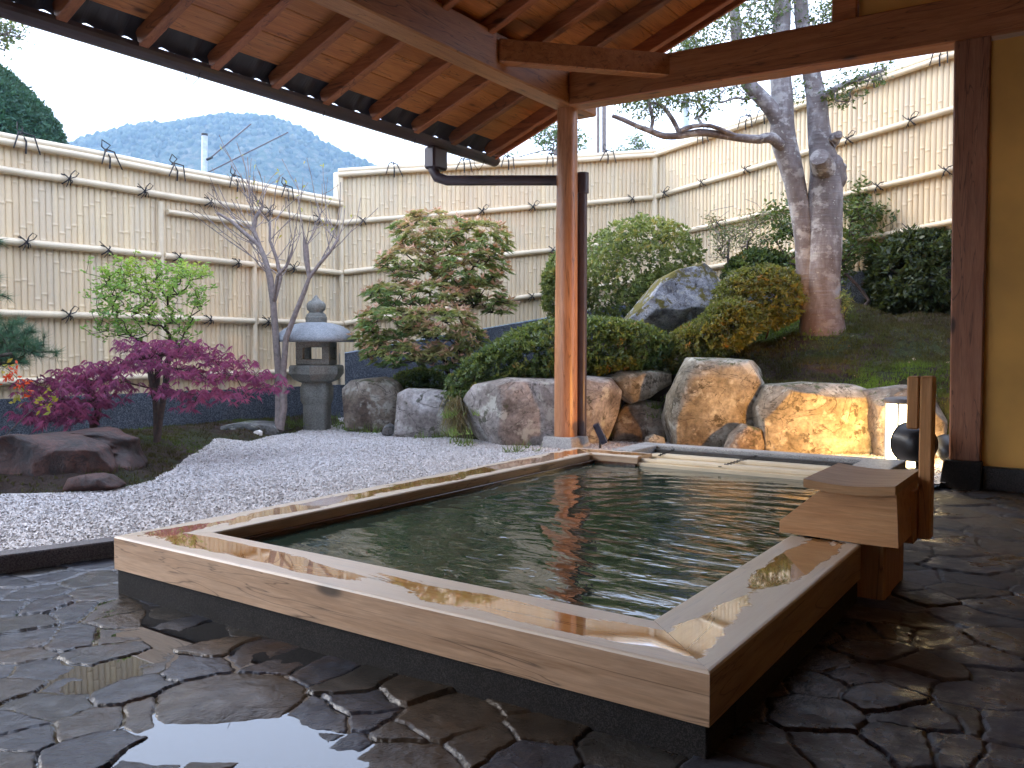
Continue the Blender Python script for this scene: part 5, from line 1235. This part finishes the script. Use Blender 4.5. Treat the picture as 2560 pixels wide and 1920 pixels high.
vis=(P[:,0]>-3.6)&(P[:,1]>7.85)&(P[:,1]<10.6)|((P[:,0]<=-3.6)&(rng.random(len(P))<.35)); P=P[vis]; mz=mz[vis]
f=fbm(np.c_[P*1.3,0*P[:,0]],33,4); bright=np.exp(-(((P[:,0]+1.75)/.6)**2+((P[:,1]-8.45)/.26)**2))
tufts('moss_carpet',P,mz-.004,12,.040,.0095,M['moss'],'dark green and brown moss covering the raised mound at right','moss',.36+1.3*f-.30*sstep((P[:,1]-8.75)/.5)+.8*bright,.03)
gt=[]
for x,y,z in [(690,915,.1),(735,915,.09),(760,925,.08),(720,905,.1),(800,935,.07),(650,920,.1),(770,905,.12),(1000,960,.08),(995,940,.2),(990,900,.35),(1130,975,.06),(930,945,.07),(640,915,.12),(1415,900,.3),(1400,880,.4)]:
    c_=at(x,y,z=z); gt.append(c_)
gt=np.array(gt); g2=np.repeat(gt,6,0)+rng.normal(size=(len(gt)*6,3))*[.09,.09,.01]
C=np.repeat(g2,9,0)+rng.normal(size=(len(g2)*9,3))*[.03,.03,0]
tag(blades('grass_tufts',C,rng.normal(size=C.shape)*.6+[0,0,1],.09*(.4+rng.random(len(C))),.012,M['grass']),'small green weeds and grass tufts at the foot of lantern and rocks','grass',kind='stuff')
# dry hanging grass clump between two pale boulders
c_=at(985,880,d=8.55); C=c_+rng.normal(size=(500,3))*[.05,.05,.06]; D=rng.normal(size=(500,3))*.35+[.12,-.15,-1]
dg=thing('dry_grass_clump','dry yellowish grass clump hanging between the pale smooth boulder and the widest boulder','grass',tuple(c_-[0,0,.3]))
blades('blades',C,D,.34*(.4+.6*rng.random(500)),.009,M['straw'] if 'straw' in M else leafmat('dry straw',[(0,(.12,.10,.05)),(1,(.32,.27,.15))],.7,.3),dg)
# fallen petals / litter dots
P=np.c_[rng.uniform(-3.2,-1,26),rng.uniform(8.2,9.3,26)]; z=mound_z(P)
leaves('fallen_leaves',np.c_[P,z+.03],rng.normal(size=(26,3))*[1,1,.3],.03,leafmat('bleached leaves',[(0,(.3,.2,.12)),(1,(.6,.5,.42))],.7,.2),None,.7)
tag(bpy.data.objects['fallen_leaves'],'scattered pale fallen leaves on the mossy mound','leaves',kind='stuff')

# ================================================================ BEYOND THE FENCE
# clipped conifer at far left
out=[(-90,330),(-110,240),(-80,150),(-30,125),(5,150),(40,185),(78,225),(98,262),(108,320),(60,345)]
bush('conifer_tree','dark green dense conifer rising behind the left fence at the left edge',[(-120,480),(-110,240),(-60,150),(-20,132),(5,150),(40,185),(78,225),(98,262),(108,320),(112,480)],17,1.6,M['conifer'],60000,.09,.07,21,cat='tree',base=(-16.0,8.2,-.5),inner=.8,up=-.2,shape=.35,stems=30)
def fartree(name,label,bx,by,d,bl,n,leafs,trunks=None,mat='farleaf',r=.06,k=8):
    base=at(bx,by,d=d); t=thing(name,label,'tree',tuple(base)); tr=Tree(base)
    for l in (trunks or []): tr.path(PP(l,d),0,r)
    P,Nr=crown_pts([(x,y,d,rx,ry,tt) for x,y,rx,ry,tt in bl],n,.1); tr.grow(P,.3,.2,bias=.2); tr.build('trunk',M['bark_grey'],t,.006,5,r)
    Cc,D,sz,rn=whorls(P,Nr*.4+[0,0,.6],k,leafs,rng.random(len(P)),spread=1.3); leaves('crown',Cc+rng.normal(size=Cc.shape)*leafs*.9,D,sz,M[mat],t,.4,rn)
fartree('garden_tree','small green tree beyond the middle fence seen left of the log post',1205,430,16,[(1190,305,40,28,.5),(1170,290,22,18,.4),(1215,285,40,25,.5),(1240,300,30,25,.4),(1100,345,20,10,.2)],120,.09)
fartree('garden_tree','leafy tree tips showing over the middle fence right of the log post',1385,430,16,[(1345,330,22,10,.3),(1385,322,22,9,.3),(1410,332,18,8,.2),(1375,305,14,14,.2)],80,.07)
fartree('overhanging_branch','leafy twigs hanging in at the top left corner under the eave',-60,400,12,[(-30,60,60,30,.5),(20,62,35,12,.3),(-10,90,25,14,.3),(45,72,18,6,.15)],120,.07,[[(-60,250),(-50,120)]],'glossy')
for x0,x1,lab in ((1290,1294,'thin dark pole beyond the middle fence, left one of a close pair'),(1302,1308,'thicker grey pole beyond the middle fence, right one of a close pair')):
    m=MB(); a_=at((x0+x1)/2,440,d=15); b_=at((x0+x1)/2,215,d=15); m.tube([a_,b_],(x1-x0+3)/2*PXM*15,10); tag(m.build('wooden_pole',M['bark_grey']),lab,'pole')
# utility pole with stay wires
up1=thing('utility_pole','pale steel utility pole with stay wires standing before the hill','utility pole',tuple(at(442,480,d=32)))
m=MB(); m.tube([at(440,480,d=32),at(442,294,d=32)],6.5*PXM*32,14); m.build('shaft',M['steel'],up1)
m=MB(); m.tube([at(442,294,d=32),at(442,289,d=32)],7*PXM*32,14); m.build('cap',M['black'],up1)
m=MB(); m.tube([at(446,345,d=32),at(458,340,d=31.8)],.05,8); m.build('bracket',M['black'],up1)
m=MB(); m.tube([at(452,343,d=32),at(542,268,d=34)],.028,6); m.tube([at(446,374,d=32),at(622,286,d=36)],.028,6); m.build('stay_wire',M['gutter'],up1)
up2=thing('utility_pole','pale blue steel pole beyond the right fence seen through the evergreen leaves','utility pole',tuple(at(1480,330,d=24)))
m=MB(); m.tube([at(1480,420,d=24),at(1480,60,d=24)],9*PXM*24,14); m.build('shaft',M['steel'],up2)

# ---- hill
def hill():
    sil=[(-900,560),(-500,470),(-200,400),(0,368),(120,338),(190,318),(260,296),(330,280),(400,274),(440,271),(500,267),(545,270),(590,277),(650,299),(700,325),(760,347),(820,372),(900,410),(1050,470),(1300,540),(1800,620)]
    D0=520; xs=np.linspace(-900,1800,420); ys_=np.interp(xs,[s[0] for s in sil],[s[1] for s in sil])
    top=np.array([at(x,y,d=D0)[2] for x,y in zip(xs,ys_)]); 
    V=[];nv=60
    for j in range(nv):
        v=j/(nv-1)          # 0 foot near, 1 crest, then the far side
        for i,x in enumerate(xs):
            p=at(x,760,d=D0-150+190*v); h=top[i]*(math.sin(min(v/.79,1)*math.pi/2)**1.15 if v<.79 else 1-(v-.79)/.21*.4)
            V.append((p[0],p[1],-8+(h+8)))
    V=np.array(V); q=V*.03; V[:,2]+=3.2*fbm(q,41,4)*np.clip(V[:,2]/40,0,1)+1.6*fbm(V*.16,44,3)
    n=len(xs); i=(np.arange(nv-1)[:,None]*n+np.arange(n-1)[None,:]).ravel(); Fc=np.stack([i,i+1,i+1+n,i+n],1)
    nn=N('wooded hillside'); v=nn.tc.outputs['Object']; g=nn.noise(v,.12,6,.7); g2=nn.vor(v,.22,'F1')
    nn.col(nn.mix(nn.ramp(nn.noise(v,.35,4),[(.5,0),(.62,1)]),nn.ramp(g,[(.35,(.02,.04,.02)),(.65,(.05,.08,.035))]),(.12,.11,.07))); nn.rough(1)
    nn.bump(nn.math('ADD',g,g2),1,2.5)
    o=tag(mk('hill',V,Fc,nn.m,smooth=True),kind='structure')
    # tree crowns roughen the skyline
    k=16000; ii=rng.integers(0,n,k); jj=np.clip(rng.normal(.74,.14,k),.3,.86); P=V[(jj*(nv-1)).astype(int)*n+ii]+rng.normal(size=(k,3))*[1.5,1.5,0]
    V0,F0=ico(1); s=.9+1.3*rng.random(k); VV=(V0[None]*s[:,None,None]*(.75+.5*rng.random((k,len(V0),1)))*[1,1,1.15]+P[:,None,:]).reshape(-1,3)
    FF=(F0[None]+np.arange(k)[:,None,None]*len(V0)).reshape(-1,3)
    tag(mk('hill_forest',VV,FF,leafmat('hill forest crowns',[(0,(.015,.035,.018)),(.7,(.04,.07,.03)),(1,(.12,.12,.07))],.9,0),attrs={'rnd':('FACE',np.repeat(rng.random(k),len(F0)))}),'hazy blue wooded hill crowns beyond the left fence','forest',kind='stuff')
hill()
# ---- air between here and the hill
hm=bpy.data.materials.new('air haze'); hm.use_nodes=True; t=hm.node_tree; t.nodes.clear()
o_=t.nodes.new('ShaderNodeOutputMaterial'); v_=t.nodes.new('ShaderNodeVolumePrincipled'); v_.inputs['Color'].default_value=(.42,.68,1,1); v_.inputs['Density'].default_value=.0009; v_.inputs['Anisotropy'].default_value=.2
t.links.new(v_.outputs[0],o_.inputs['Volume'])
mb=MB(); mb.box((-900,-400,-12),(500,900,170),0); tag(mb.build('haze',hm),'thin blue air haze between garden and hill','haze',kind='stuff')
